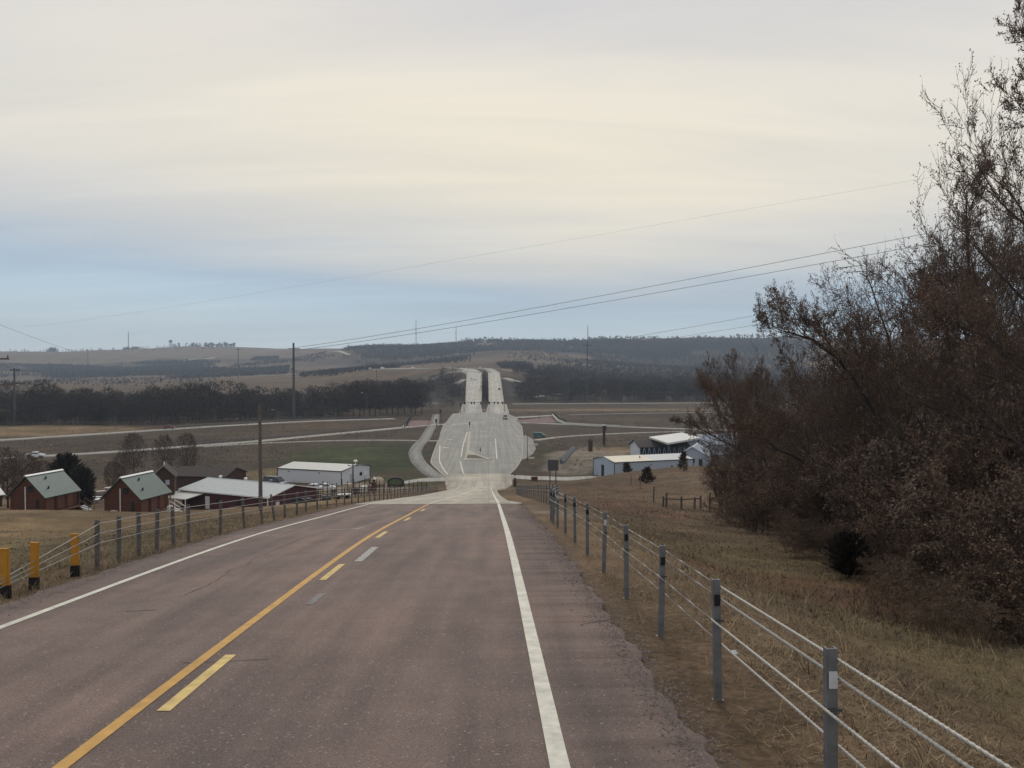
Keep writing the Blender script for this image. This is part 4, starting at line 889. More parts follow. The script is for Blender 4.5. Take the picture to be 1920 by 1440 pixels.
q = V(880.5, 803); t = thing('keep_right_sign', 'narrow black sign post on the nose of the raised median', 'sign', (q[0], q[1], VZ + .2))
MB().tube((0, 0, -.1), (0, 0, 2.3), .09).build('post', M['trim'], t); MB().box((0, -.1, 2.0), (.6, .05, 1.4)).build('plate', M['black'], t)
q = V(900.5, 846); t = thing('traffic_cone', 'small dark marker standing on the pavement right of the median', 'marker', (q[0], q[1], VZ + .06))
MB().box((0, 0, .04), (.6, .6, .08)).build('base', M['trim'], t); MB().lathe((0, 0, .08), [(.22, 0), (.14, .6), (.1, 1.1), (.04, 1.15)], 10).build('cone', M['trim'], t)
# guardrails and parapets
def guardrail(label, pts, n, m='steel', off=0.0):
    P = resample([V(*q) for q in pts], .5); P = P[np.linspace(0, len(P) - 1, n).astype(int)]; t = thing('guardrail', label, 'guardrail', (P[0][0], P[0][1], VZ)); o0 = P[0]
    rl = MB()
    for a_, b_ in zip(P[:-1], P[1:]):
        for z in (.78, .58): rl.bar((*(a_ - o0), z), (*(b_ - o0), z), .12, .16)
    rl.build('rail', M[m], t); p0 = None
    for q in P:
        if p0 is None: p0 = MB().box((0, .16, .35), (.16, .16, .9)).build('post', M['wood'], t); o = p0
        else: o = p0.copy(); C.objects.link(o); o.parent = t
        o.location = (*(q - o0), 0)
guardrail('guardrail along the far side of the left highway', [(330, 801), (400, 797), (480, 792.5), (560, 788), (660, 784.8), (745, 783)], 60)
guardrail('guardrail between the two left roads', [(370, 833), (470, 825), (560, 817), (660, 807.5), (735, 800.5)], 40)
guardrail('guardrail of white dashes across the field right of the junction', [(1066, 780.2), (1150, 778), (1240, 776.6), (1330, 775.5), (1420, 774.6)], 60, 'marking')
def parapet(label, pts, h=1.0):
    P = [V(*q) for q in pts]; t = thing('parapet_wall', label, 'wall', (P[0][0], P[0][1], VZ)); o0 = P[0]; wb = MB(); fb = MB()
    for a_, b_ in zip(P[:-1], P[1:]):
        a1, b1 = a_ - o0, b_ - o0; dd = (b1 - a1)[:2]; dd /= np.linalg.norm(dd); nn = np.array([-dd[1], dd[0], 0]) * .25
        wb.add([a1 - nn, b1 - nn, b1 + nn, a1 + nn] + [v + np.array([0, 0, h]) for v in (a1 - nn, b1 - nn, b1 + nn, a1 + nn)], [(0, 1, 2, 3), (4, 7, 6, 5), (0, 4, 5, 1), (1, 5, 6, 2), (2, 6, 7, 3), (3, 7, 4, 0)])
        k = max(2, int(np.linalg.norm((b1 - a1)[:2]) / 1.2))
        for i in range(k + 1):
            c_ = a1 + (b1 - a1) * i / k + nn * 1.5; fb.bar((c_[0], c_[1], h * .2), (c_[0], c_[1], h + 1.3), .08)
        for z in (h + .4, h + .85, h + 1.3): fb.bar(a1 + nn * 1.5 + np.array([0, 0, z]), b1 + nn * 1.5 + np.array([0, 0, z]), .07)
    wb.build('wall', M['marking'], t); fb.build('fence', M['trim'], t)
parapet('white parapet wall with dark fence right of the junction', [(1036, 779.5), (1046, 790), (1060, 796), (1110, 799), (1165, 801.5)])
parapet('white parapet wall with dark fence left of the junction', [(770, 783), (760, 800), (756, 803)])

# ================================================================ vehicles
def wheel(t, x, y, r, w=.22):
    wv = MB().tube((x - w / 2, y, r), (x + w / 2, y, r), r, r, 16).build('wheel', M['tyre'], t)
    s = 1 if x > 0 else -1
    MB().tube((x + s * (w / 2 - .02), y, r), (x + s * (w / 2 + .015), y, r), r * .6, r * .5, 12).build('rim', M['steel'], wv)
def car(name, label, cat, loc, rzv, body, kind='car', scale=1.0, group=None):
    """front towards local -y"""
    t = thing(name, label, cat, loc, rzv, group); bm_ = M[body]; w = .9
    prof = {'car': ([(-2.2, .35), (2.2, .35), (2.25, .75), (1.9, .95), (-1.1, .92), (-2.1, .78), (-2.25, .55)], [(-1.0, .9), (1.75, .93), (1.25, 1.42), (-.25, 1.45)]),
            'van': ([(-2.4, .4), (2.4, .4), (2.45, 1.15), (-1.5, 1.12), (-2.35, .95)], [(-1.6, 1.1), (2.42, 1.12), (2.3, 1.95), (-.6, 1.98)]),
            'pickup': ([(-2.7, .45), (2.7, .45), (2.72, 1.1), (.6, 1.1), (-1.5, 1.08), (-2.65, .95)], [(-1.4, 1.05), (.7, 1.08), (.6, 1.75), (-.6, 1.78)])}[kind]
    def pz(poly, x0, x1, nm, m, par, bev=0):
        mb = MB(); n = len(poly)
        ins = .12 if nm != 'body' else 0
        vs = [(x0, y, z) for y, z in poly] + [(x1, y, z) for y, z in poly]
        if ins: vs = [(v[0] * (.86 if v[2] > 1.2 else 1), v[1], v[2]) for v in vs]
        mb.add(vs, [(i, (i + 1) % n, n + (i + 1) % n, n + i) for i in range(n)] + [tuple(range(n - 1, -1, -1)), tuple(range(n, 2 * n))]); return mb.build(nm, m, par, bev)
    pz(prof[0], -w, w, 'body', bm_, t, .06)
    cabp = prof[1]; pz(cabp, -w * .95, w * .95, 'cabin', bm_, t, .05)
    cy = np.mean([p_[0] for p_ in cabp]); lo = min(p_[1] for p_ in cabp) + .08; hi = max(p_[1] for p_ in cabp)
    gl = [((p_[0] - cy) * .9 + cy, lo + (p_[1] - lo) * .82 if p_[1] > 1.2 else lo) for p_ in cabp]
    pz(gl, -w * .965, w * .965, 'side_window', M['glass'], t)
    f = cabp[3]; g = cabp[0]; r_ = cabp[2]; k = cabp[1]
    for nm, p0, p1, s in (('windscreen', g, f, -1), ('rear_window', k, r_, 1)):
        mb = MB(); d = .035 * s
        q0 = [p0[i] + (p1[i] - p0[i]) * .15 for i in (0, 1)]; q1 = [p0[i] + (p1[i] - p0[i]) * .88 for i in (0, 1)]
        mb.add([(-w * .76, q0[0] + d, q0[1]), (w * .76, q0[0] + d, q0[1]), (w * .68, q1[0] + d, q1[1]), (-w * .68, q1[0] + d, q1[1])], [(0, 1, 2, 3)]); mb.build(nm, M['glass'], t)
    L_ = max(p_[0] for p_ in prof[0])
    for s in (-1, 1):
        for y in (-L_ * .62, L_ * .62): wheel(t, s * .8, y, .34)
        MB().box((s * .66, L_ - .0, .8), (.3, .12, .16)).build('tail_light', M['dark_red'], t); MB().box((s * .64, -L_ + .08, .68), (.34, .12, .15)).build('headlight', M['white_refl'], t)
    t.scale = (scale,) * 3
    return t
for nm, col, ro in (('car_white', (.72, .73, .74), .3), ('car_black', (.012, .012, .014), .3), ('car_red', (.16, .025, .025), .3), ('car_teal', (.01, .135, .105), .3), ('car_grey', (.05, .06, .07), .35)): M[nm] = mat(nm + '_paint', col, ro, .05, 2, spec=.5)
q = V(1012, 820.5); car('van', 'teal green van on the trail right of the junction', 'van', (q[0], q[1], VZ + .1), R(75), 'car_teal', 'van', 1.0)
q = V(947.5, 786.3); car('car', 'black car seen from behind at the junction below the right bridge', 'car', (q[0], q[1], VZ + .06), R(3), 'car_black', 'van', 1.15)
def onbridge(px, Y):
    k = (Y - 590) / 315; za, zb = W(900, 757.5, 590)[2], W(900, 698.5, 905)[2]; x = W(px, 715, Y)[0]; return (x, Y, za + (zb - za) * k + .03)
car('car', 'left of two white cars on the far end of the left bridge', 'car', onbridge(884.5, 800), R(0), 'car_white', 'van', 1.2, 'white cars on the left bridge')
car('car', 'right of two white cars on the far end of the left bridge', 'car', onbridge(891.5, 806), R(0), 'car_white', 'car', 1.1, 'white cars on the left bridge')
car('car', 'dark car on the right bridge', 'car', onbridge(936, 700), R(180), 'car_grey', 'car', 1.1)
q = V(317, 804.8); car('car', 'dark red car on the left highway', 'car', (q[0], q[1], VZ + .17), R(99), 'car_red', 'car', 1.1)
q = V(66, 858.5); car('pickup_truck', 'white pickup truck at the left end of the lower road', 'pickup truck', (q[0], q[1], VZ + .15), R(96), 'car_white', 'pickup')
q = W(517, 908, 190); car('parked_van', 'black van parked at the left end of the white metal building', 'van', (q[0], q[1], VZ + .02), R(60), 'car_black', 'van', 1.25)
q = W(500, 911, 188); car('parked_car', 'dark car parked left of the black van', 'car', (q[0], q[1], VZ + .02), R(50), 'car_black', 'car', 1.1)
q = W(592, 918, 178); zq = H(q[0], q[1]); car('parked_car', 'left of two white cars parked in front of the white metal building', 'car', (q[0], q[1], zq), R(80), 'car_white', 'car', .9, 'white cars parked in the yard')
q = W(610, 918, 178); zq = H(q[0], q[1]); car('parked_car', 'right of two white cars parked in front of the white metal building', 'car', (q[0], q[1], zq), R(95), 'car_white', 'pickup', .8, 'white cars parked in the yard')
def truck(label, px, row, Y):
    b = W(px, row, Y); t = thing('box_truck', label, 'truck', (b[0], b[1], H(b[0], b[1]) + .5), R(90), 'white trucks on the far highway')
    MB().box((0, .6, 1.9), (2.3, 3.4, 2.4)).build('cargo_box', M['white'], t, .05); MB().box((0, -2.0, 1.4), (2.1, 1.7, 1.9)).build('cab', M['white'], t, .15); MB().box((0, -2.87, 1.7), (1.8, .06, .7)).build('windscreen', M['glass'], t)
    for y in (-1.9, 1.4):
        for s in (-1, 1): wheel(t, s * 1.0, y, .48, .3)
truck('leftmost white truck on the far highway', 662, 691, 1290); truck('second white truck from the left on the far highway', 695, 691, 1195); truck('third white truck from the left on the far highway', 717, 691, 1170); truck('white truck on the far highway closest to the bridge', 774, 691, 1130)
b = W(900, 690, 1010); car('van', 'white van just beyond the far end of the bridges', 'van', (b[0], b[1], H(b[0], b[1]) + .5), 0, 'car_white', 'van', 1.3)

# ================================================================ yard clutter left of the road
def yfence(label, pts, n, h, m):
    P = [np.array(W(*q)) for q in pts]; t = thing('corral_fence', label, 'fence', (P[0][0], P[0][1], H(P[0][0], P[0][1]))); o0 = np.array(t.location); Q = resample(P, .3); Q = Q[np.linspace(0, len(Q) - 1, n).astype(int)]; prev = None
    for i, q in enumerate(Q):
        z = H(q[0], q[1]); hh = h * random.uniform(.85, 1.2); MB().tube(np.array([*q, z - .3]) - o0, np.array([q[0] + random.uniform(-.06, .06), q[1], z + hh]) - o0, .085, .07, 6).build('post', M[m], t)
        if prev is not None: rr_ = MB(); [rr_.bar(np.array([*prev[0], prev[1] + z_]) - o0, np.array([*q, z + z_]) - o0, .07, .1) for z_ in (.6, 1.15)]; rr_.build('rail', M[m], t)
        prev = (q, z)
yfence('dark pole corral in the yard right of the maroon building', [(588, 935, 150), (630, 930, 155), (690, 925, 160), (720, 922, 165)], 16, 2.6, 'wood_brown')
yfence('second row of dark corral posts nearer the left barrier', [(600, 942, 135), (660, 935, 140), (740, 925, 150), (800, 915, 160)], 20, 1.9, 'wood_brown')
q = W(643, 939, 140); zq = H(q[0], q[1]); t = thing('flatbed_trailer', 'low flatbed trailer with white deck in the yard by the corral', 'trailer', (q[0], q[1], zq), .1)
MB().box((0, 0, .75), (2.6, 1.2, .16)).build('deck', M['white'], t, .02); MB().box((0, 0, .55), (2.2, .9, .2)).build('chassis', M['trim'], t)
for x in (-.7, .7):
    for y in (-.5, .5): MB().tube((x, y - .1, .3), (x, y + .1, .3), .3, None, 12).build('wheel', M['tyre'], t)
for k, (px, py, Y, s, m, lb) in enumerate(((612, 944, 135, (1.3, 1, 1.1), 'trim', 'dark metal bin in the yard left of the flatbed trailer'), (668, 928, 158, (1, .8, 1.0), 'trim', 'dark metal bin behind the dark power pole'), (683, 918, 172, (1.2, .9, 1.1), 'white', 'white crate left of the carved figure'),
        (575, 948, 132, (1.5, 1.0, 1.0), 'trim', 'dark metal bin against the end wall of the maroon building'), (655, 912, 178, (1.4, 1, 1.3), 'tan_tank', 'tan crate in front of the white metal building'), (626, 925, 165, (1.2, 1, .9), 'steel', 'grey crate among the corral posts'))):
    q = W(px, py, Y); t = thing('storage_bin', lb, 'bin', (q[0], q[1], H(q[0], q[1])), .3 * k); MB().box((0, 0, s[2] / 2), s).build('box', M[m], t, .03); MB().box((0, 0, s[2] + .04), (s[0] + .1, s[1] + .1, .08)).build('lid', M[m], t)
for k, (px, py, Y) in enumerate(((180, 918, 150), (188, 910, 160), (205, 902, 170), (183, 922, 145))):
    q = W(px, py, Y); t = thing('picnic_table', ('front', 'second', 'rear', 'leftmost')[k] + ' pale picnic table between the two log cabins', 'table', (q[0], q[1], H(q[0], q[1])), .5 * k, 'picnic tables between the cabins')
    MB().box((0, 0, .74), (1.8, .8, .06)).build('tabletop', M['white'], t)
    for s in (-1, 1):
        MB().box((0, s * .75, .44), (1.8, .28, .05)).build('seat', M['wood'], t); lg = MB(); lg.bar((s * .7, -.7, 0), (s * .7, .25, .74), .08); lg.bar((s * .7, .7, 0), (s * .7, -.25, .74), .08); lg.build('leg', M['wood'], t)
a_, b_ = V(1050, 869), V(1074, 842); t = MB(); d_ = b_ - a_; n_ = np.array([d_[1], -d_[0], 0]) / np.linalg.norm(d_[:2]) * 1.1
t.add([(0, 0, -.3), d_ + (0, 0, -.3), d_ + n_ + (0, 0, -.3), n_ + (0, 0, -.3), (0, 0, 1.5), d_ + (0, 0, 1.2), d_ + n_ + (0, 0, .3), n_ + (0, 0, .4)], [(0, 1, 2, 3), (4, 7, 6, 5), (0, 4, 5, 1), (1, 5, 6, 2), (2, 6, 7, 3), (3, 7, 4, 0)])
o = t.build('retaining_wall', mat('dark_grey_blocks', (.10, .105, .115), .9, .25, 1.2), None); o.location = a_; tag(o, 'dark grey sloping wall along the left side of the gravel lot', 'wall')
# litter by the right barrier
q = ground(1376, 1241); t = MB(); r_ = random.Random(3)
for k in range(9): t.tube((r_.uniform(-.04, .04), r_.uniform(-.03, .03), r_.uniform(0, .03)), (r_.uniform(-.045, .045), r_.uniform(-.04, .04), r_.uniform(.01, .06)), r_.uniform(.008, .02), r_.uniform(.004, .02), 5)
o = t.build('plastic_litter', mat('green_white_plastic', (.25, .5, .28), .4, .5, 18, col2=(.7, .8, .72)), None); o.location = (q[0], q[1], H(q[0], q[1]) + .06); tag(o, 'crumpled green and white plastic litter in the grass by the right barrier', 'litter')
# ================================================================ vegetation
def tubes(P0, P1, R0, R1, n=3):
    """many tapered n-sided sticks at once -> verts, quads"""
    P0, P1 = np.asarray(P0, float), np.asarray(P1, float); d = P1 - P0; d /= np.linalg.norm(d, axis=1)[:, None] + 1e-9
    ref = np.where(np.abs(d[:, 2:3]) < .9, np.array([[0, 0, 1.]]), np.array([[1., 0, 0]])); u = np.cross(d, ref); u /= np.linalg.norm(u, axis=1)[:, None] + 1e-9; v = np.cross(d, u)
    th = np.arange(n) * 2 * math.pi / n; c, s = np.cos(th), np.sin(th)
    ring = u[:, None] * c[None, :, None] + v[:, None] * s[None, :, None]
    V0 = P0[:, None] + ring * np.asarray(R0)[:, None, None]; V1 = P1[:, None] + ring * np.asarray(R1)[:, None, None]
    vs = np.concatenate([V0, V1], 1).reshape(-1, 3); b = np.arange(len(P0))[:, None] * 2 * n
    i = np.arange(n)[None]; j = (i + 1) % n
    return vs, np.stack([b + i, b + j, b + n + j, b + n + i], -1).reshape(-1, 4)
def leaves(P, size, r, droop=.3):
    n = len(P); a = r.normal(size=(n, 3)); a[:, 2] -= droop; a /= np.linalg.norm(a, axis=1)[:, None]
    b = np.cross(a, r.normal(size=(n, 3))); b /= np.linalg.norm(b, axis=1)[:, None]; s = (size * (.6 + .8 * r.random(n)))[:, None]
    vs = np.stack([P, P + a * s * .5 + b * s * .25, P + a * s, P + a * s * .5 - b * s * .25], 1).reshape(-1, 3)
    return vs, np.arange(n * 4).reshape(n, 4)
def grow(seed, h, stems=1, spread=.55, limbs=14, kids=(7, 6, 5), leafn=3, lsz=.07, low=.15, thick=1.0, bend=.16, tw=.009):
    r = random.Random(seed); A = []; B = []; LP = []
    def br(p, d, ln, rad, lev):
        n = (8, 6, 4, 3, 2)[lev]; st = ln / n; pts = [p]
        for i in range(n):
            d = d + np.array([r.gauss(0, bend), r.gauss(0, bend), r.gauss(.05 if lev else .0, bend * .8)]); d /= np.linalg.norm(d)
            q = p + d * st; r0 = rad * (1 - .8 * i / n); r1 = rad * (1 - .8 * (i + 1) / n)
            (A if lev < 2 else B).append((p, q, r0, r1)); p = q; pts.append((p))
        if lev == 4 or (lev == 3 and len(kids) < 3):
            for k in range(leafn): 
                i = r.randrange(1, len(pts)); LP.append(pts[i] + np.array([r.gauss(0, .03), r.gauss(0, .03), r.gauss(0, .03)]))
            return
        cnt = limbs if lev == 0 else kids[lev - 1]
        for k in range(cnt):
            t = (low + (1 - low) * (k + r.random()) / cnt) if lev == 0 else .2 + .8 * (k + r.random()) / cnt
            f = t * n; i = min(int(f), n - 1); o = pts[i] + (pts[i + 1] - pts[i]) * (f - i)
            dd = pts[i + 1] - pts[i]; dd /= np.linalg.norm(dd)
            a = r.random() * 6.283; side = np.array([math.cos(a), math.sin(a), .15 if lev == 0 else r.gauss(.15, .5)]); side -= dd * side.dot(dd) * .8; side /= np.linalg.norm(side)
            ang = r.uniform(.5, 1.1) if lev == 0 else r.uniform(.4, 1.0); nd = dd * math.cos(ang) + side * math.sin(ang)
            if lev == 0: nl = h * spread * (1.05 - .75 * t) * r.uniform(.75, 1.2)
            else: nl = ln * (.55, .5, .5)[lev - 1] * r.uniform(.6, 1.25) * (1.15 - .45 * t)
            br(o, nd, nl, max(tw, rad * (1 - .75 * t) * (.5 if lev == 0 else .42)), lev + 1)
    for s in range(stems):
        a = r.random() * 6.283; l = 0 if stems == 1 else r.uniform(.12, .42)
        br(np.array([math.cos(a) * .25 * (stems > 1), math.sin(a) * .25 * (stems > 1), -.4]), np.array([math.cos(a) * l, math.sin(a) * l, 1.0]), h * .92 * (1 if s == 0 else r.uniform(.7, .95)) + .4, h * .013 * thick * (1 if stems == 1 else .7), 0)
    return A, B, LP
def tree_mesh(name, seed, bark, twig, leaf, lsz=.07, **kw):
    A, B, LP = grow(seed, lsz=lsz, **kw); r = np.random.default_rng(seed)
    t = bpy.data.objects.new(name, None); C.objects.link(t)
    a = tubes([x[0] for x in A], [x[1] for x in A], [x[2] for x in A], [x[3] for x in A], 6); np_mesh('trunk', *a, M[bark], t, smooth=True)
    v, f = tubes([x[0] for x in B], [x[1] for x in B], [x[2] for x in B], [x[3] for x in B], 3); mi = np.zeros(len(f), int)
    if LP:
        lv, lf = leaves(np.array(LP), lsz, r); f = np.r_[f, lf + len(v)]; v = np.r_[v, lv]; mi = np.r_[mi, np.ones(len(lf), int)]
    np_mesh('crown', v, f, None, t, mats=[M[twig], M[leaf]], midx=mi)
    return t
PROTO = {}
PROTO['tall'] = tree_mesh('deciduous_tree', 11, 'bark', 'twig', 'leaf', h=16, limbs=22, kids=(9, 7, 6), leafn=2, spread=.42, low=.06, lsz=.075, tw=.010)
PROTO['wide'] = tree_mesh('deciduous_tree', 23, 'bark', 'twig', 'leaf', h=13, limbs=20, kids=(9, 7, 6), leafn=3, spread=.52, low=.04, lsz=.075, tw=.010)
PROTO['multi'] = tree_mesh('deciduous_tree', 35, 'bark', 'twig', 'leaf', h=11, stems=4, limbs=10, kids=(8, 6, 6), leafn=2, spread=.42, low=.04, lsz=.07, tw=.010)
PROTO['bare'] = tree_mesh('deciduous_tree', 47, 'bark', 'twig', 'leaf', h=12, limbs=18, kids=(8, 6, 4), leafn=0, spread=.38, low=.25, lsz=.06)
PROTO['bush'] = tree_mesh('shrub', 59, 'bark', 'twig', 'leaf', h=3.4, stems=7, limbs=8, kids=(6, 6), leafn=3, spread=.5, low=.03, tw=.007, lsz=.07)
PROTO['palebush'] = tree_mesh('shrub', 61, 'bark', 'twig', 'leaf_pale', h=3.4, stems=6, limbs=8, kids=(6, 6), leafn=4, spread=.5, low=.03, tw=.007, lsz=.08)
used = set()
def plant(kind, x, y, s, rz_, label, cat='tree', group=None, sz=None, lean=(0, 0), z=None):
    p = PROTO[kind]
    if kind in used: t = copy_tree(p)
    else: t = p; used.add(kind)
    t.location = (x, y, H(x, y) - .1 if z is None else z); t.rotation_euler = (lean[0], lean[1], rz_); t.scale = (s, s, sz or s)
    return tag(t, label, cat, group)
GT = 'bare trees and shrubs massed on the right roadside'
def P(px, Y, row=1000): return W(px, row, Y)[:2]
for k, (kind, px, Y, s, sz, rz_, label, lean) in enumerate([
    ('tall', 1990, 24, .66, 1.09, .3, 'tallest tree, its crown rising to the top right photo corner', (0, 0)),
    ('wide', 2075, 19, .62, .85, 2.1, 'broad leafy tree cut by the right photo edge in front of the tallest tree', (0, -.03)),
    ('tall', 1885, 28, .66, 1.04, 4.0, 'brown tree left of the tallest one, its crown top reaching halfway up the sky', (0, 0)),
    ('wide', 1800, 27, .80, 1.12, 1.2, 'leafy brown tree with long limbs reaching left over the power lines', (0, -.12)),
    ('wide', 1725, 34, .74, 1.10, 3.3, 'brown leafy tree in the middle of the right tree mass', (0, 0)),
    ('bare', 1700, 42, .80, 1.28, .9, 'leafless tree with fan of fine bare branches behind the leafy right trees', (0, 0)),
    ('bare', 1855, 28, .75, 1.08, 2.6, 'slanting bare tree whose long limb points left across the power lines', (0, -.27)),
    ('multi', 1645, 36, .92, 1.08, 5.0, 'reddish brown multi-stemmed tree standing behind the round dark cedar', (0, 0)),
    ('multi', 1600, 42, .84, 1.26, 2.5, 'multi-stemmed tree left of the leafless one, its thin top above the hills', (0, 0)),
    ('wide', 1535, 50, .70, 1.04, .4, 'brown tree with dark hollow under its crown, left of the middle of the tree mass', (0, 0)),
    ('multi', 1488, 50, .82, 1.18, 3.9, 'rounded reddish brown tree whose top just clears the right hills', (0, 0)),
    ('multi', 1450, 56, .80, 1.24, 1.1, 'reddish brown tree at the left side of the right tree mass', (0, 0)),
    ('wide', 1428, 66, .60, 1.12, 2.9, 'low brown tree before the blue-grey building', (0, 0)),
    ('multi', 1400, 62, .76, 1.10, 2.2, 'small twiggy reddish tree just right of the leftmost tree', (0, 0)),
    ('bare', 1380, 64, .55, .95, 4.2, 'small bare tree, leftmost of the right tree mass', (0, 0)),
    ('bare', 1343, 74, .38, .42, .2, 'smallest bare sapling beside the leftmost tree', (0, 0)),
    ('tall', 1680, 56, .62, .80, 1.9, 'tree mostly hidden behind the reddish brown multi-stemmed tree', (0, 0)),
    ('wide', 1850, 40, .8, 1.25, 5.2, 'tree mostly hidden behind the brown trees at the right', (0, 0)),
    ('wide', 1950, 32, .8, 1.25, .7, 'tree filling the gap below the crown of the tallest tree', (0, 0)),
    ('tall', 1600, 70, .62, .80, 3.6, 'tree farthest back in the right mass', (0, 0)),
    ('wide', 1520, 75, .60, .82, 4.7, 'rear brown tree at the back of the left half of the tree mass', (0, 0))]):
    x, y = P(px, Y); plant(kind, x, y, s, rz_, label, 'tree', GT, lean=lean, sz=sz)
bl = [('bush', 1870, 20, 1.2), ('bush', 1780, 23, 1.1), ('palebush', 1905, 17.5, 1.15), ('bush', 1700, 27, 1.15), ('palebush', 1640, 30, 1.3), ('bush', 1575, 34, 1.4), ('bush', 1510, 39, 1.35), ('bush', 1450, 44, 1.3), ('palebush', 1740, 25.5, 1.5),
      ('bush', 1400, 48, 1.2), ('bush', 1830, 25, 1.5), ('bush', 1660, 32, 1.5), ('bush', 1540, 42, 1.6), ('bush', 1370, 54, 1.2), ('bush', 1600, 27.5, .55), ('bush', 1960, 16, 1.0), ('bush', 1720, 22.5, .6), ('bush', 1480, 36, .7), ('bush', 1840, 17.5, .62), ('bush', 1480, 47, 1.6), ('bush', 1620, 38, 1.7), ('bush', 1900, 26, 1.8), ('bush', 1425, 40, .8)]
where = ['under the tallest tree', 'at the ditch edge below the broad limb', 'at the right photo edge, lowest of the pale ones', 'between the round cedar and the right edge', 'above the round cedar', 'left of the round cedar', 'under the dark hollow', 'below the rounded reddish tree', 'right of the round cedar', 'at the left foot of the tree mass', 'behind the ditch edge shrubs at right', 'behind the round cedar', 'deep in the dark hollow', 'beside the leftmost bare tree', 'close to the round cedar, low', 'cut by the right photo edge', 'low in the ditch grass right of the cedar', 'low before the dark hollow', 'low in the ditch grass near the right edge', 'behind the left foot of the tree mass', 'under the multi-stemmed tree', 'under the tall right trees at the back', 'low before the rounded reddish tree']
for (kind, px, Y, s), w_ in zip(bl, where):
    x, y = P(px, Y); plant(kind, x, y, s, px * .37, ('pale leafed shrub ' if kind == 'palebush' else 'brown twiggy shrub ') + w_, 'shrub', GT)
# cedars: ragged cones of needle sprays
def cedar(name, seed, h, w, n, mname, ln=.35, round_=False):
    r = np.random.default_rng(seed); t = bpy.data.objects.new(name, None); C.objects.link(t)
    z = r.random(n) ** .8; rad = (np.sqrt(np.clip(1 - (2 * z - 1) ** 2, 0, 1)) if round_ else (1 - z) ** .75 * np.minimum(1, z * 7 + .25)) * w * (.25 + .75 * np.sqrt(r.random(n))) * (1 + .35 * np.sin(z * 23 + 6 * r.random(n)))
    a = r.random(n) * 6.283; rad = rad * (1 + .28 * np.sin(3 * a + 5 * z + seed) + .2 * np.sin(7 * a - 11 * z)) * (1 if not round_ else .95); Pn = np.c_[rad * np.cos(a), rad * np.sin(a), z * h + .08]
    d = np.c_[np.cos(a), np.sin(a), .5 + .6 * z] + r.normal(0, .35, (n, 3)); d /= np.linalg.norm(d, axis=1)[:, None]; L_ = (ln * (.5 + r.random(n)))[:, None]
    b = np.cross(d, r.normal(size=(n, 3))); b /= np.linalg.norm(b, axis=1)[:, None]
    v = np.stack([Pn - b * L_ * .16, Pn + b * L_ * .16, Pn + d * L_ + b * L_ * .03, Pn + d * L_ - b * L_ * .03], 1).reshape(-1, 3)
    MB().tube((0, 0, -.3), (0, 0, h * .8), w * .1, w * .02, 6).build('trunk', M['bark'], t); np_mesh('crown', v, np.arange(n * 4).reshape(n, 4), M[mname], t); return t
for kind, px, row, Y, h, w, lb in (('c', 1213, 914, 112, 1.8, 1.6, 'dark reddish cedar bush leaning on the brown right slope'), ('c', 1281, 895, 135, 2.9, 1.5, 'upright dark cedar near the right end of the pale metal building'), ('c', 1175, 891, 150, 1.5, 1.2, 'dark cedar in front of the pale metal building'),
                                   ('r', 1592, 1090, 24.5, 1.15, .46, 'round black-green cedar standing alone in the brush below the right trees')):
    t = cedar('cedar_bush', int(px), h, w / 2 if kind == 'c' else w, 420 if kind == 'c' else 3600, 'cedar' if kind == 'c' else 'cedar_dark', .5 if kind == 'c' else .17, kind == 'r'); q = W(px, row, Y); t.location = (q[0], q[1], H(q[0], q[1])); tag(t, lb, 'cedar', 'cedars on the right slope')
for px, row, Y, h, w, lb in ((122, 850, 130, 0, 2.4, 'dark green spruce rising behind the left cabin roof'), (152, 878, 128, 0, 1.6, 'dark evergreen between the two cabins')):
    q = W(px, row, Y); h = q[2] - H(q[0], q[1]) + .3; t = cedar('evergreen_tree', int(px), h * .93, w * .8, 3600, 'evergreen', .75, True); t.location = (q[0], q[1], H(q[0], q[1]) - .3); tag(t, lb, 'evergreen tree', 'evergreens behind the cabins')
# far bare trees: trunk, limbs and a haze of thin twigs
def far_tree(seed, h=15, w=4.5, n=420):
    r = np.random.default_rng(seed); a = r.random(n) * 6.283; zz = .22 + .78 * r.random(n); prof = np.sin(np.clip((zz - .1) / .95, 0, 1) * math.pi) ** .6
    rad = w * prof * np.sqrt(r.random(n)) * (1 + .25 * np.sin(3 * a + seed)); Pn = np.c_[rad * np.cos(a), rad * np.sin(a), zz * h]
    d = np.c_[np.cos(a) * .7, np.sin(a) * .7, .7 + 0 * a] + r.normal(0, .35, (n, 3)); d /= np.linalg.norm(d, axis=1)[:, None]; L_ = (.9 + 1.2 * r.random(n))[:, None] * h / 15
    b = np.cross(d, r.normal(size=(n, 3))); b /= np.linalg.norm(b, axis=1)[:, None]; ww = .11 + .07 * r.random(n)[:, None]
    v = np.stack([Pn - b * ww, Pn + b * ww, Pn + d * L_ + b * .02, Pn + d * L_ - b * .02], 1).reshape(-1, 3); f = np.arange(n * 4).reshape(n, 4)
    P0 = [(0, 0, -.5), (0, 0, h * .35)]; P1 = [(0, 0, h * .35), (r.normal(0, .4), r.normal(0, .4), h * .8)]; R0 = [.28, .2]; R1 = [.2, .06]
    for k in range(7):
        z = h * (.2 + .07 * k); aa = k * 2.4 + seed; P0.append((0, 0, z)); P1.append((math.cos(aa) * w * .6, math.sin(aa) * w * .6, z + h * .28)); R0.append(.12); R1.append(.04)
    tv, tf = tubes(P0, P1, R0, R1, 5); return v, f, tv, tf
FT = [far_tree(s, 15, w, n) for s, w, n in ((1, 4.6, 430), (2, 3.8, 380), (3, 5.4, 480), (4, 3.2, 340), (5, 4.2, 420))]
M['far_trunk'] = mat('far_tree_bark', (.045, .038, .034), 1, .2, .5)
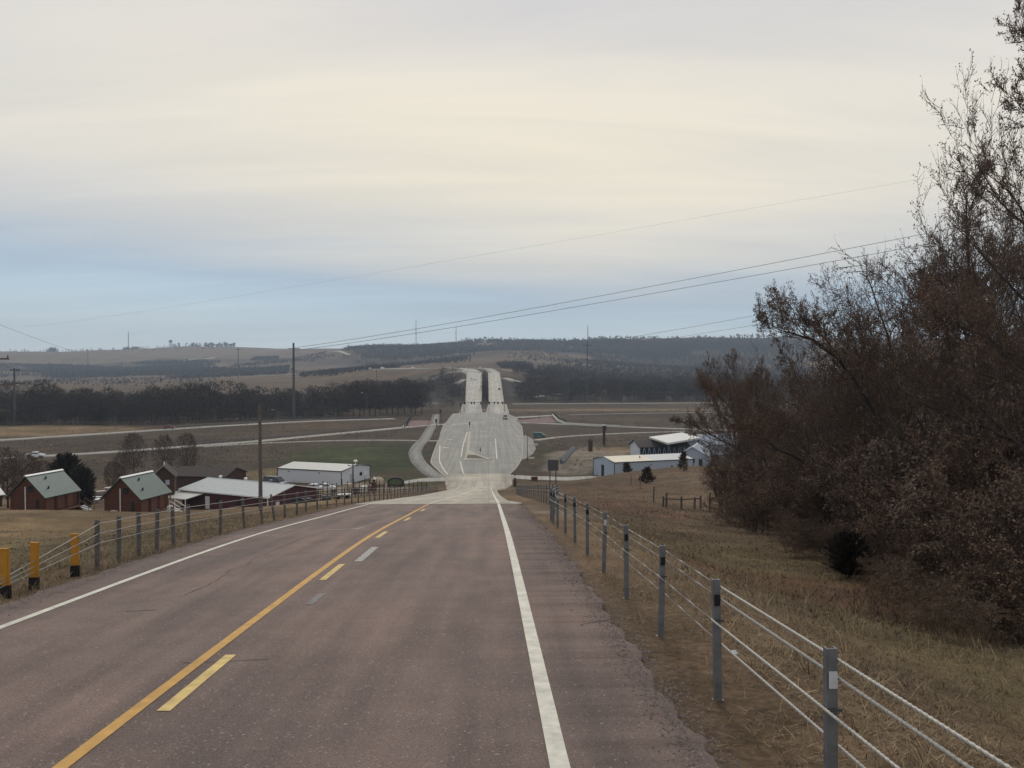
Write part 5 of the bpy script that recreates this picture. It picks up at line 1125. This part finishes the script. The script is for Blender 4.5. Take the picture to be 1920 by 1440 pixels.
M['pale_trunk'] = mat('pale_bark', (.28, .27, .25), .9, .2, .5)
ftp = []
for v, f, tv, tf in FT[:5]:
    t = bpy.data.objects.new('bare_tree', None); C.objects.link(t); np_mesh('trunk', tv, tf, M['far_trunk'], t); np_mesh('crown', v, f, M['far_twig'], t); ftp.append(t)
fu = set()
def far_plant(px, row, Y, hgt_, label, group, wide=1.0):
    k = random.randrange(5); p_ = ftp[k]
    if k in fu: t = copy_tree(p_)
    else: t = p_; fu.add(k)
    q = W(px, row, Y); s = hgt_ / 15; t.location = (q[0], q[1], H(q[0], q[1]) - .1); t.scale = (s * wide, s * wide, s); t.rotation_euler = (0, 0, random.random() * 6.28); return tag(t, label, 'tree', group)
r_ = random.Random(5)
brow = lambda px: np.interp(px, [-20, 300, 400, 560, 640, 760, 880], [797, 795, 791, 784.5, 783, 779, 771])
lh = lambda px: np.interp(px, [0, 60, 80, 110, 300, 400, 600, 660, 800, 870], [13, 15, 20, 15, 15.5, 13, 13, 18, 18, 12])
px = -15.0
while px < 800:
    Y = V(px, brow(px))[1] + r_.uniform(0, 25); far_plant(px, 790, Y, lh(px) * r_.uniform(.62, 1.15), 'bare dark tree in the front row of the wood left of the bridge', 'front row of the left valley wood', 1.0); px += r_.uniform(6, 13) if px < 620 else r_.uniform(8, 15)
px = 985.0
while px < 1490:
    far_plant(px, 752, r_.uniform(672, 700), r_.uniform(12, 19), 'bare dark tree in the front row of the wood right of the bridge', 'front row of the right valley wood', 1.2); px += r_.uniform(10, 17)
v, f, tv, tf = far_tree(8, 15, 5.2, 1500); v = v.copy(); c_ = v.reshape(-1, 4, 3).mean(1, keepdims=True); v = ((v.reshape(-1, 4, 3) - c_) * np.array([.62, .62, .8]) + c_).reshape(-1, 3)
dp = bpy.data.objects.new('bare_tree', None); C.objects.link(dp); np_mesh('trunk', tv, tf, M['far_trunk'], dp); np_mesh('crown', v, f, M['twig'], dp)
for k, (px, row, Y, wd_, lb) in enumerate(((250, 812, 205, .75, 'round bare tree above the gap between the two cabins'), (308, 815, 200, .62, 'left of the two bare trees behind the right cabin'), (350, 812, 205, .72, 'right of the two bare trees behind the right cabin'), (5, 838, 170, 1.0, 'bare tree at the left photo edge behind the cabins'), (212, 865, 165, .9, 'small bare tree beside the round one behind the cabins'), (228, 848, 190, .8, 'thin bare tree behind the right cabin ridge'), (40, 850, 140, 1.15, 'dense bare tree directly behind the left cabin gable'), (75, 862, 160, 1.1, 'bare tree showing above the left cabin ridge'), (14, 872, 128, 1.5, 'low dense bare tree left of the left cabin'))):
    q = W(px, row, Y); g = H(q[0], q[1]); s_ = (q[2] - g) / 15.5; t = dp if k == 0 else copy_tree(dp); t.location = (q[0], q[1], g - .1); t.scale = (s_ * wd_, s_ * wd_, s_); t.rotation_euler = (0, 0, k * 1.7); tag(t, lb, 'tree', 'bare trees behind the cabins')
q = W(776, 752, 640); t = thing('bare_tree', 'pale bare tree with whitish branches left of the far bridge', 'tree', (q[0], q[1], H(q[0], q[1]))); A, B, _ = grow(77, 22, limbs=9, kids=(4, 3), leafn=0, spread=.5, low=.3, tw=.12)
np_mesh('trunk', *tubes([x[0] for x in A], [x[1] for x in A], [x[2] * 1.3 for x in A], [x[3] * 1.3 for x in A], 5), M['pale_trunk'], t); np_mesh('crown', *tubes([x[0] for x in B], [x[1] for x in B], [x[2] for x in B], [x[3] for x in B], 3), M['pale_trunk'], t)
# the masses behind the front rows: one object each
def mass(name, label, spots, m):
    VS = []; FS = []; o = 0; r = np.random.default_rng(9)
    for x, y, z, s, w_ in spots:
        v, f, tv, tf = FT[r.integers(5)]; a = r.random() * 6.28; ca, sa = math.cos(a), math.sin(a); k = r.random(len(f)) < .62
        vv = v.reshape(-1, 4, 3)[k].reshape(-1, 3) * np.array([w_, w_, 1]) * s
        vv = np.c_[vv[:, 0] * ca - vv[:, 1] * sa + x, vv[:, 0] * sa + vv[:, 1] * ca + y, vv[:, 2] + z]
        VS.append(vv); FS.append(np.arange(len(vv)).reshape(-1, 4) + o); o += len(vv)
    ob = np_mesh(name, np.concatenate(VS), np.concatenate(FS), m); return tag(ob, label, 'wood', kind='stuff')
def scatter(n, pxr, Yr, hr, seed, w_=1.2, keep=None):
    r = np.random.default_rng(seed); out = []
    X = []; 
    for i in range(n):
        px = r.uniform(*pxr); Y = Yr(px, r.random()); q = W(px, 700, Y)
        if keep and not keep(px, Y): continue
        out.append((q[0], Y, 0, r.uniform(*hr) / 15, w_))
    zs = hgt(np.array([o_[0] for o_ in out]), np.array([o_[1] for o_ in out])); return [(a, b, z - .3, d, e) for (a, b, _, d, e), z in zip(out, zs)]
def mixh(sp, seed):                           # taller and lower groups
    X = np.array([q[0] for q in sp]); Y = np.array([q[1] for q in sp]); k = .78 + .75 * vnoise(X, Y, 38, seed); return [(a, b, c_, d * max(.45, kk), e) for (a, b, c_, d, e), kk in zip(sp, k)]
lw = mixh(scatter(300, (-60, 790), lambda px, k: V(px, brow(px))[1] + 22 + 120 * k, (12, 18), 1, 1.25), 41) + scatter(190, (-60, 640), lambda px, k: V(px, brow(px))[1] - 4 + 14 * k, (3.5, 8), 6, 1.5) + scatter(60, (640, 866), lambda px, k: V(px, brow(px))[1] + 40 + 90 * k, (3, 6), 7, 1.6)
mass('valley_wood', 'dark bare wood on the valley floor left of the bridge', lw, M['far_twig'])
mass('valley_wood', 'dark bare wood on the valley floor right of the bridge', mixh(scatter(420, (965, 1560), lambda px, k: 690 + 270 * k, (12, 19), 2, 1.4), 42) + scatter(150, (960, 1560), lambda px, k: 664 + 16 * k, (3.5, 8), 8, 1.7) + mixh(scatter(110, (690, 866), lambda px, k: 690 + 190 * k, (11, 17), 3, 1.35), 43) + scatter(26, (905, 913), lambda px, k: 640 + 190 * k, (8, 12), 4, .8), M['far_twig'])
def clumps(name, label, areas, m, seed):
    """far hillside woods: every tree a small tuft of leaf-shaped faces"""
    r = np.random.default_rng(seed); VS = []
    for n, pxr, Yr, hr, *ed in areas:
        n = int(n * 3.2); px = r.uniform(*pxr, n); Y = r.uniform(*Yr, n); X = (px - HX) / FPX * Y
        e = np.minimum(np.minimum(px - pxr[0], pxr[1] - px) / (pxr[1] - pxr[0]), np.minimum(Y - Yr[0], Yr[1] - Y) / (Yr[1] - Yr[0])) * 4 + (9 if ed else 0)
        k = .62 * vnoise(X, Y, 150, seed) + .5 * vnoise(X, Y, 55, seed + 1) + .25 * vnoise(X, Y, 17, seed + 2) + .62 * np.minimum(e, 1) > .12 + .14 * r.random(n)
        X, Y = X[k], Y[k]; Z = hgt(X, Y); h = r.uniform(*hr, len(X)) * .68; mm = 9
        for j in range(mm):
            a = r.random(len(X)) * 6.283; q = r.random(len(X)); c_ = np.c_[X + np.cos(a) * h * .3 * q, Y + np.sin(a) * h * .3 * q, Z + h * r.uniform(.0, .8, len(X))]
            d = r.normal(size=(len(X), 3)); d[:, 2] = np.abs(d[:, 2]) + .4; d /= np.linalg.norm(d, axis=1)[:, None]; b = np.cross(d, r.normal(size=(len(X), 3))); b /= np.linalg.norm(b, axis=1)[:, None]
            s = (h * r.uniform(.22, .42, len(X)))[:, None]; VS.append(np.stack([c_ - b * s * .4, c_ + b * s * .4, c_ + d * s + b * s * .1, c_ + d * s - b * s * .1], 1))
    v = np.concatenate(VS).reshape(-1, 3); o = np_mesh(name, v, np.arange(len(v)).reshape(-1, 4), m); return tag(o, label, 'wood', kind='stuff')
M['hill_wood'] = mat('hill_wood_twigs', (.042, .037, .036), 1, .35, .01)
M['hill_green'] = mat('hill_cedar', (.024, .03, .024), 1, .3, .02)
clumps('hill_wood', 'dark wooded belt on the far left slope', [(2600, (60, 430), (1850, 2500), (9, 15)), (500, (-60, 110), (1800, 2700), (7, 12)), (260, (300, 560), (1500, 1900), (7, 11)), (200, (0, 420), (1000, 1750), (4, 8)), (350, (560, 760), (1150, 1500), (6, 10)), (120, (480, 530), (2450, 2650), (8, 12)), (34, (330, 445), (3700, 3800), (14, 32), 1), (8, (106, 117), (3780, 3850), (26, 36), 1), (16, (240, 275), (3700, 3800), (14, 24), 1), (40, (0, 420), (3300, 3700), (10, 18), 1), (300, (420, 640), (2100, 2350), (6, 9))], M['hill_wood'], 31)
clumps('hill_cedars', 'dark evergreen clump on the far left slope', [(420, (425, 545), (1830, 2000), (9, 13)), (260, (470, 533), (2500, 2650), (8, 12)), (250, (230, 420), (2450, 2560), (9, 13))], M['hill_green'], 32)
clumps('hill_wood', 'dark wooded hills above and right of the bridge', [(1800, (640, 930), (1950, 2750), (9, 14)), (330, (655, 900), (2800, 3000), (10, 16)), (4200, (1060, 1560), (2150, 2750), (10, 15)), (900, (900, 1080), (2250, 2720), (9, 14)), (900, (1000, 1560), (1150, 1800), (7, 12)), (260, (930, 1000), (1150, 1500), (6, 9)), (1500, (1060, 1560), (1700, 2250), (7, 12)), (700, (640, 900), (1350, 2000), (6, 11)), (90, (860, 1560), (2690, 2800), (13, 24), 1), (40, (650, 800), (2950, 3050), (12, 20), 1), (160, (930, 1090), (1500, 2150), (5, 9)), (900, (960, 1560), (930, 1250), (9, 13)), (1500, (1560, 2200), (1000, 2700), (9, 14))], M['hill_wood'], 33)
# ---------------------------------------------------------------- dry grass
def blades(name, label, n, region, hr, wr, m, seed, flatness=.5, dens=None, cl=.25, m2=None):
    r = np.random.default_rng(seed); x0, x1, y0, y1 = region; k = n // 9
    cy = np.exp(r.uniform(math.log(y0 + 2), math.log(y1 + 2), k)) - 2; cx = r.uniform(x0, x1, k)
    X = (cx[:, None] + r.normal(0, cl, (k, 9))).ravel(); Y = (cy[:, None] + r.normal(0, cl, (k, 9))).ravel(); S = np.repeat(.5 + r.random(k) ** 2 * 1.2, 9)
    if dens is not None:
        q = r.random(len(X)) < dens(X, Y); X, Y, S = X[q], Y[q], S[q]
    Z = hgt(X, Y); N_ = len(X); a = r.random(N_) * 6.283; fl = flatness * (.4 + r.random(N_)); h = r.uniform(*hr, N_) * S; w = r.uniform(*wr, N_)
    d = np.c_[np.cos(a) * fl, np.sin(a) * fl, np.ones(N_)]; d /= np.linalg.norm(d, axis=1)[:, None]; b = np.c_[-np.sin(a + r.normal(0, .8, N_)), np.cos(a), np.zeros(N_)]
    p0 = np.c_[X, Y, Z - .01]; pm = p0 + d * h[:, None] * .55; d2 = d + np.c_[np.cos(a), np.sin(a), -np.ones(N_) * .3] * .5; pt = pm + d2 * h[:, None] * .45; ww = w[:, None]
    v = np.stack([p0 - b * ww, p0 + b * ww, pm + b * ww * .7, pm - b * ww * .7, pm - b * ww * .7, pm + b * ww * .7, pt + b * ww * .1, pt - b * ww * .1], 1).reshape(-1, 3)
    f = np.arange(len(v)).reshape(-1, 4)
    o = np_mesh(name, v, f, None, mats=[m, m2 or m], midx=np.repeat((r.random(N_) < .45).astype(int), 2)); return tag(o, label, 'grass', kind='stuff')
off_r = lambda X, Y: (X > RR + .05 + .25 * vnoise(X, Y, 1.1, 8)) * np.where(X < 3.0, np.clip(.15 + 1.3 * vnoise(X, Y, .9, 9), .03, 1), 1.0) * (1 - ((X > 1.8) & (X < 5.5) & (Y > 33) & (Y < 48)))
off_l = lambda X, Y: (X < RL - .15 + .2 * vnoise(X, Y, 1.1, 8)) * 1.0
M['straw'] = mat('pale_straw', (.33, .25, .14), .9, .35, 3)
blades('dry_grass', 'short dry grass on the right bank inside and outside the cable barrier', 80000, (2.0, 13, 2.2, 45), (.04, .11), (.003, .006), M['grass_tan'], 1, .9, off_r, .18, M['grass_brown'])
blades('straw_litter', 'pale straw lying on the dirt beside the right shoulder', 26000, (1.75, 4.6, 2.2, 40), (.06, .17), (.0025, .005), M['straw'], 2, 2.6, off_r, .16, M['grass_tan'])
blades('dry_grass', 'dry grass and weeds along the left shoulder', 26000, (-13, -7.4, 8, 60), (.04, .12), (.004, .008), M['grass_tan'], 3, .8, off_l, .2, M['grass_brown'])
blades('dry_grass', 'tan grass of the left field', 40000, (-60, -9, 14, 105), (.03, .10), (.012, .025), M['grass_tan'], 4, .9, off_l, .4, M['grass_tan'])
blades('dry_grass', 'brown grass and weeds of the right field', 60000, (5, 42, 14, 170), (.05, .17), (.01, .02), M['grass_brown'], 5, .8, off_r, .5, M['grass_brown'])
blades('grass_tufts', 'taller pale grass tufts around the right posts and ditch side', 9000, (2.0, 9, 3, 40), (.10, .30), (.003, .006), M['straw'], 16, .55, off_r, .05, M['grass_tan'])
blades('grass_tufts', 'taller pale grass tufts along the left barrier', 5000, (-9.5, -7.5, 9, 45), (.08, .25), (.003, .006), M['straw'], 17, .55, off_l, .05, M['grass_tan'])
blades('tall_weeds', 'reddish brown weeds at the foot of the right trees', 24000, (8, 30, 15, 60), (.15, .55), (.004, .010), mat('reddish_weeds', (.085, .052, .037), .95, .4, .7), 6, .45, lambda X, Y: (X / (Y + 3) > .38) * 1.0, .35, M['grass_brown'])

blades('field_weeds', 'rough weeds and stubble of the valley fields', 42000, (-190, 130, 196, 560), (.2, .8), (.05, .13), mat('field_weed_stalks', (.10, .075, .05), .95, .4, .05), 7, .9, lambda X, Y: (np.abs(X - 0) > 0) * (vnoise(X, Y, 26, 12) > -.12) * (1 - ((X > -38) & (X < 20) & (Y < 560))), 1.6, M['grass_tan'])
x_ = np.random.default_rng(4)
BR = []
bp_ = PROTO['bush'].children
cr_ = [c for c in bp_ if c.name.startswith('crown')][0].data; n_ = len(cr_.vertices); co = np.empty(n_ * 3, np.float32); cr_.vertices.foreach_get('co', co); co = co.reshape(-1, 3)
fi = np.empty(len(cr_.loops), np.int32); cr_.loops.foreach_get('vertex_index', fi); fi = fi.reshape(-1, 4)
VS = []; FS = []; o_ = 0
for k in range(62):                            # low thorny brush that fills the foot of the trees and the ditch side
    Y = x_.uniform(15, 46); px = np.interp(Y, [15, 20, 28, 36, 46], [1700, 1590, 1490, 1400, 1345]) + x_.uniform(0, 380) ** 1.0; q = W(px, 1000, Y); s_ = x_.uniform(.22, .5); a = x_.random() * 6.28; c, d = math.cos(a), math.sin(a)
    v = co * np.array([s_ * 1.5, s_ * 1.5, s_]); v = np.c_[v[:, 0] * c - v[:, 1] * d + q[0], v[:, 0] * d + v[:, 1] * c + q[1], v[:, 2] + H(q[0], q[1])]; VS.append(v); FS.append(fi + o_); o_ += n_
bo = np_mesh('brush', np.concatenate(VS), np.concatenate(FS), mat('brush_twigs', (.125, .086, .06), .95, .4, .9)); tag(bo, 'reddish brown low brush between the ditch and the right trees', 'brush', kind='stuff')
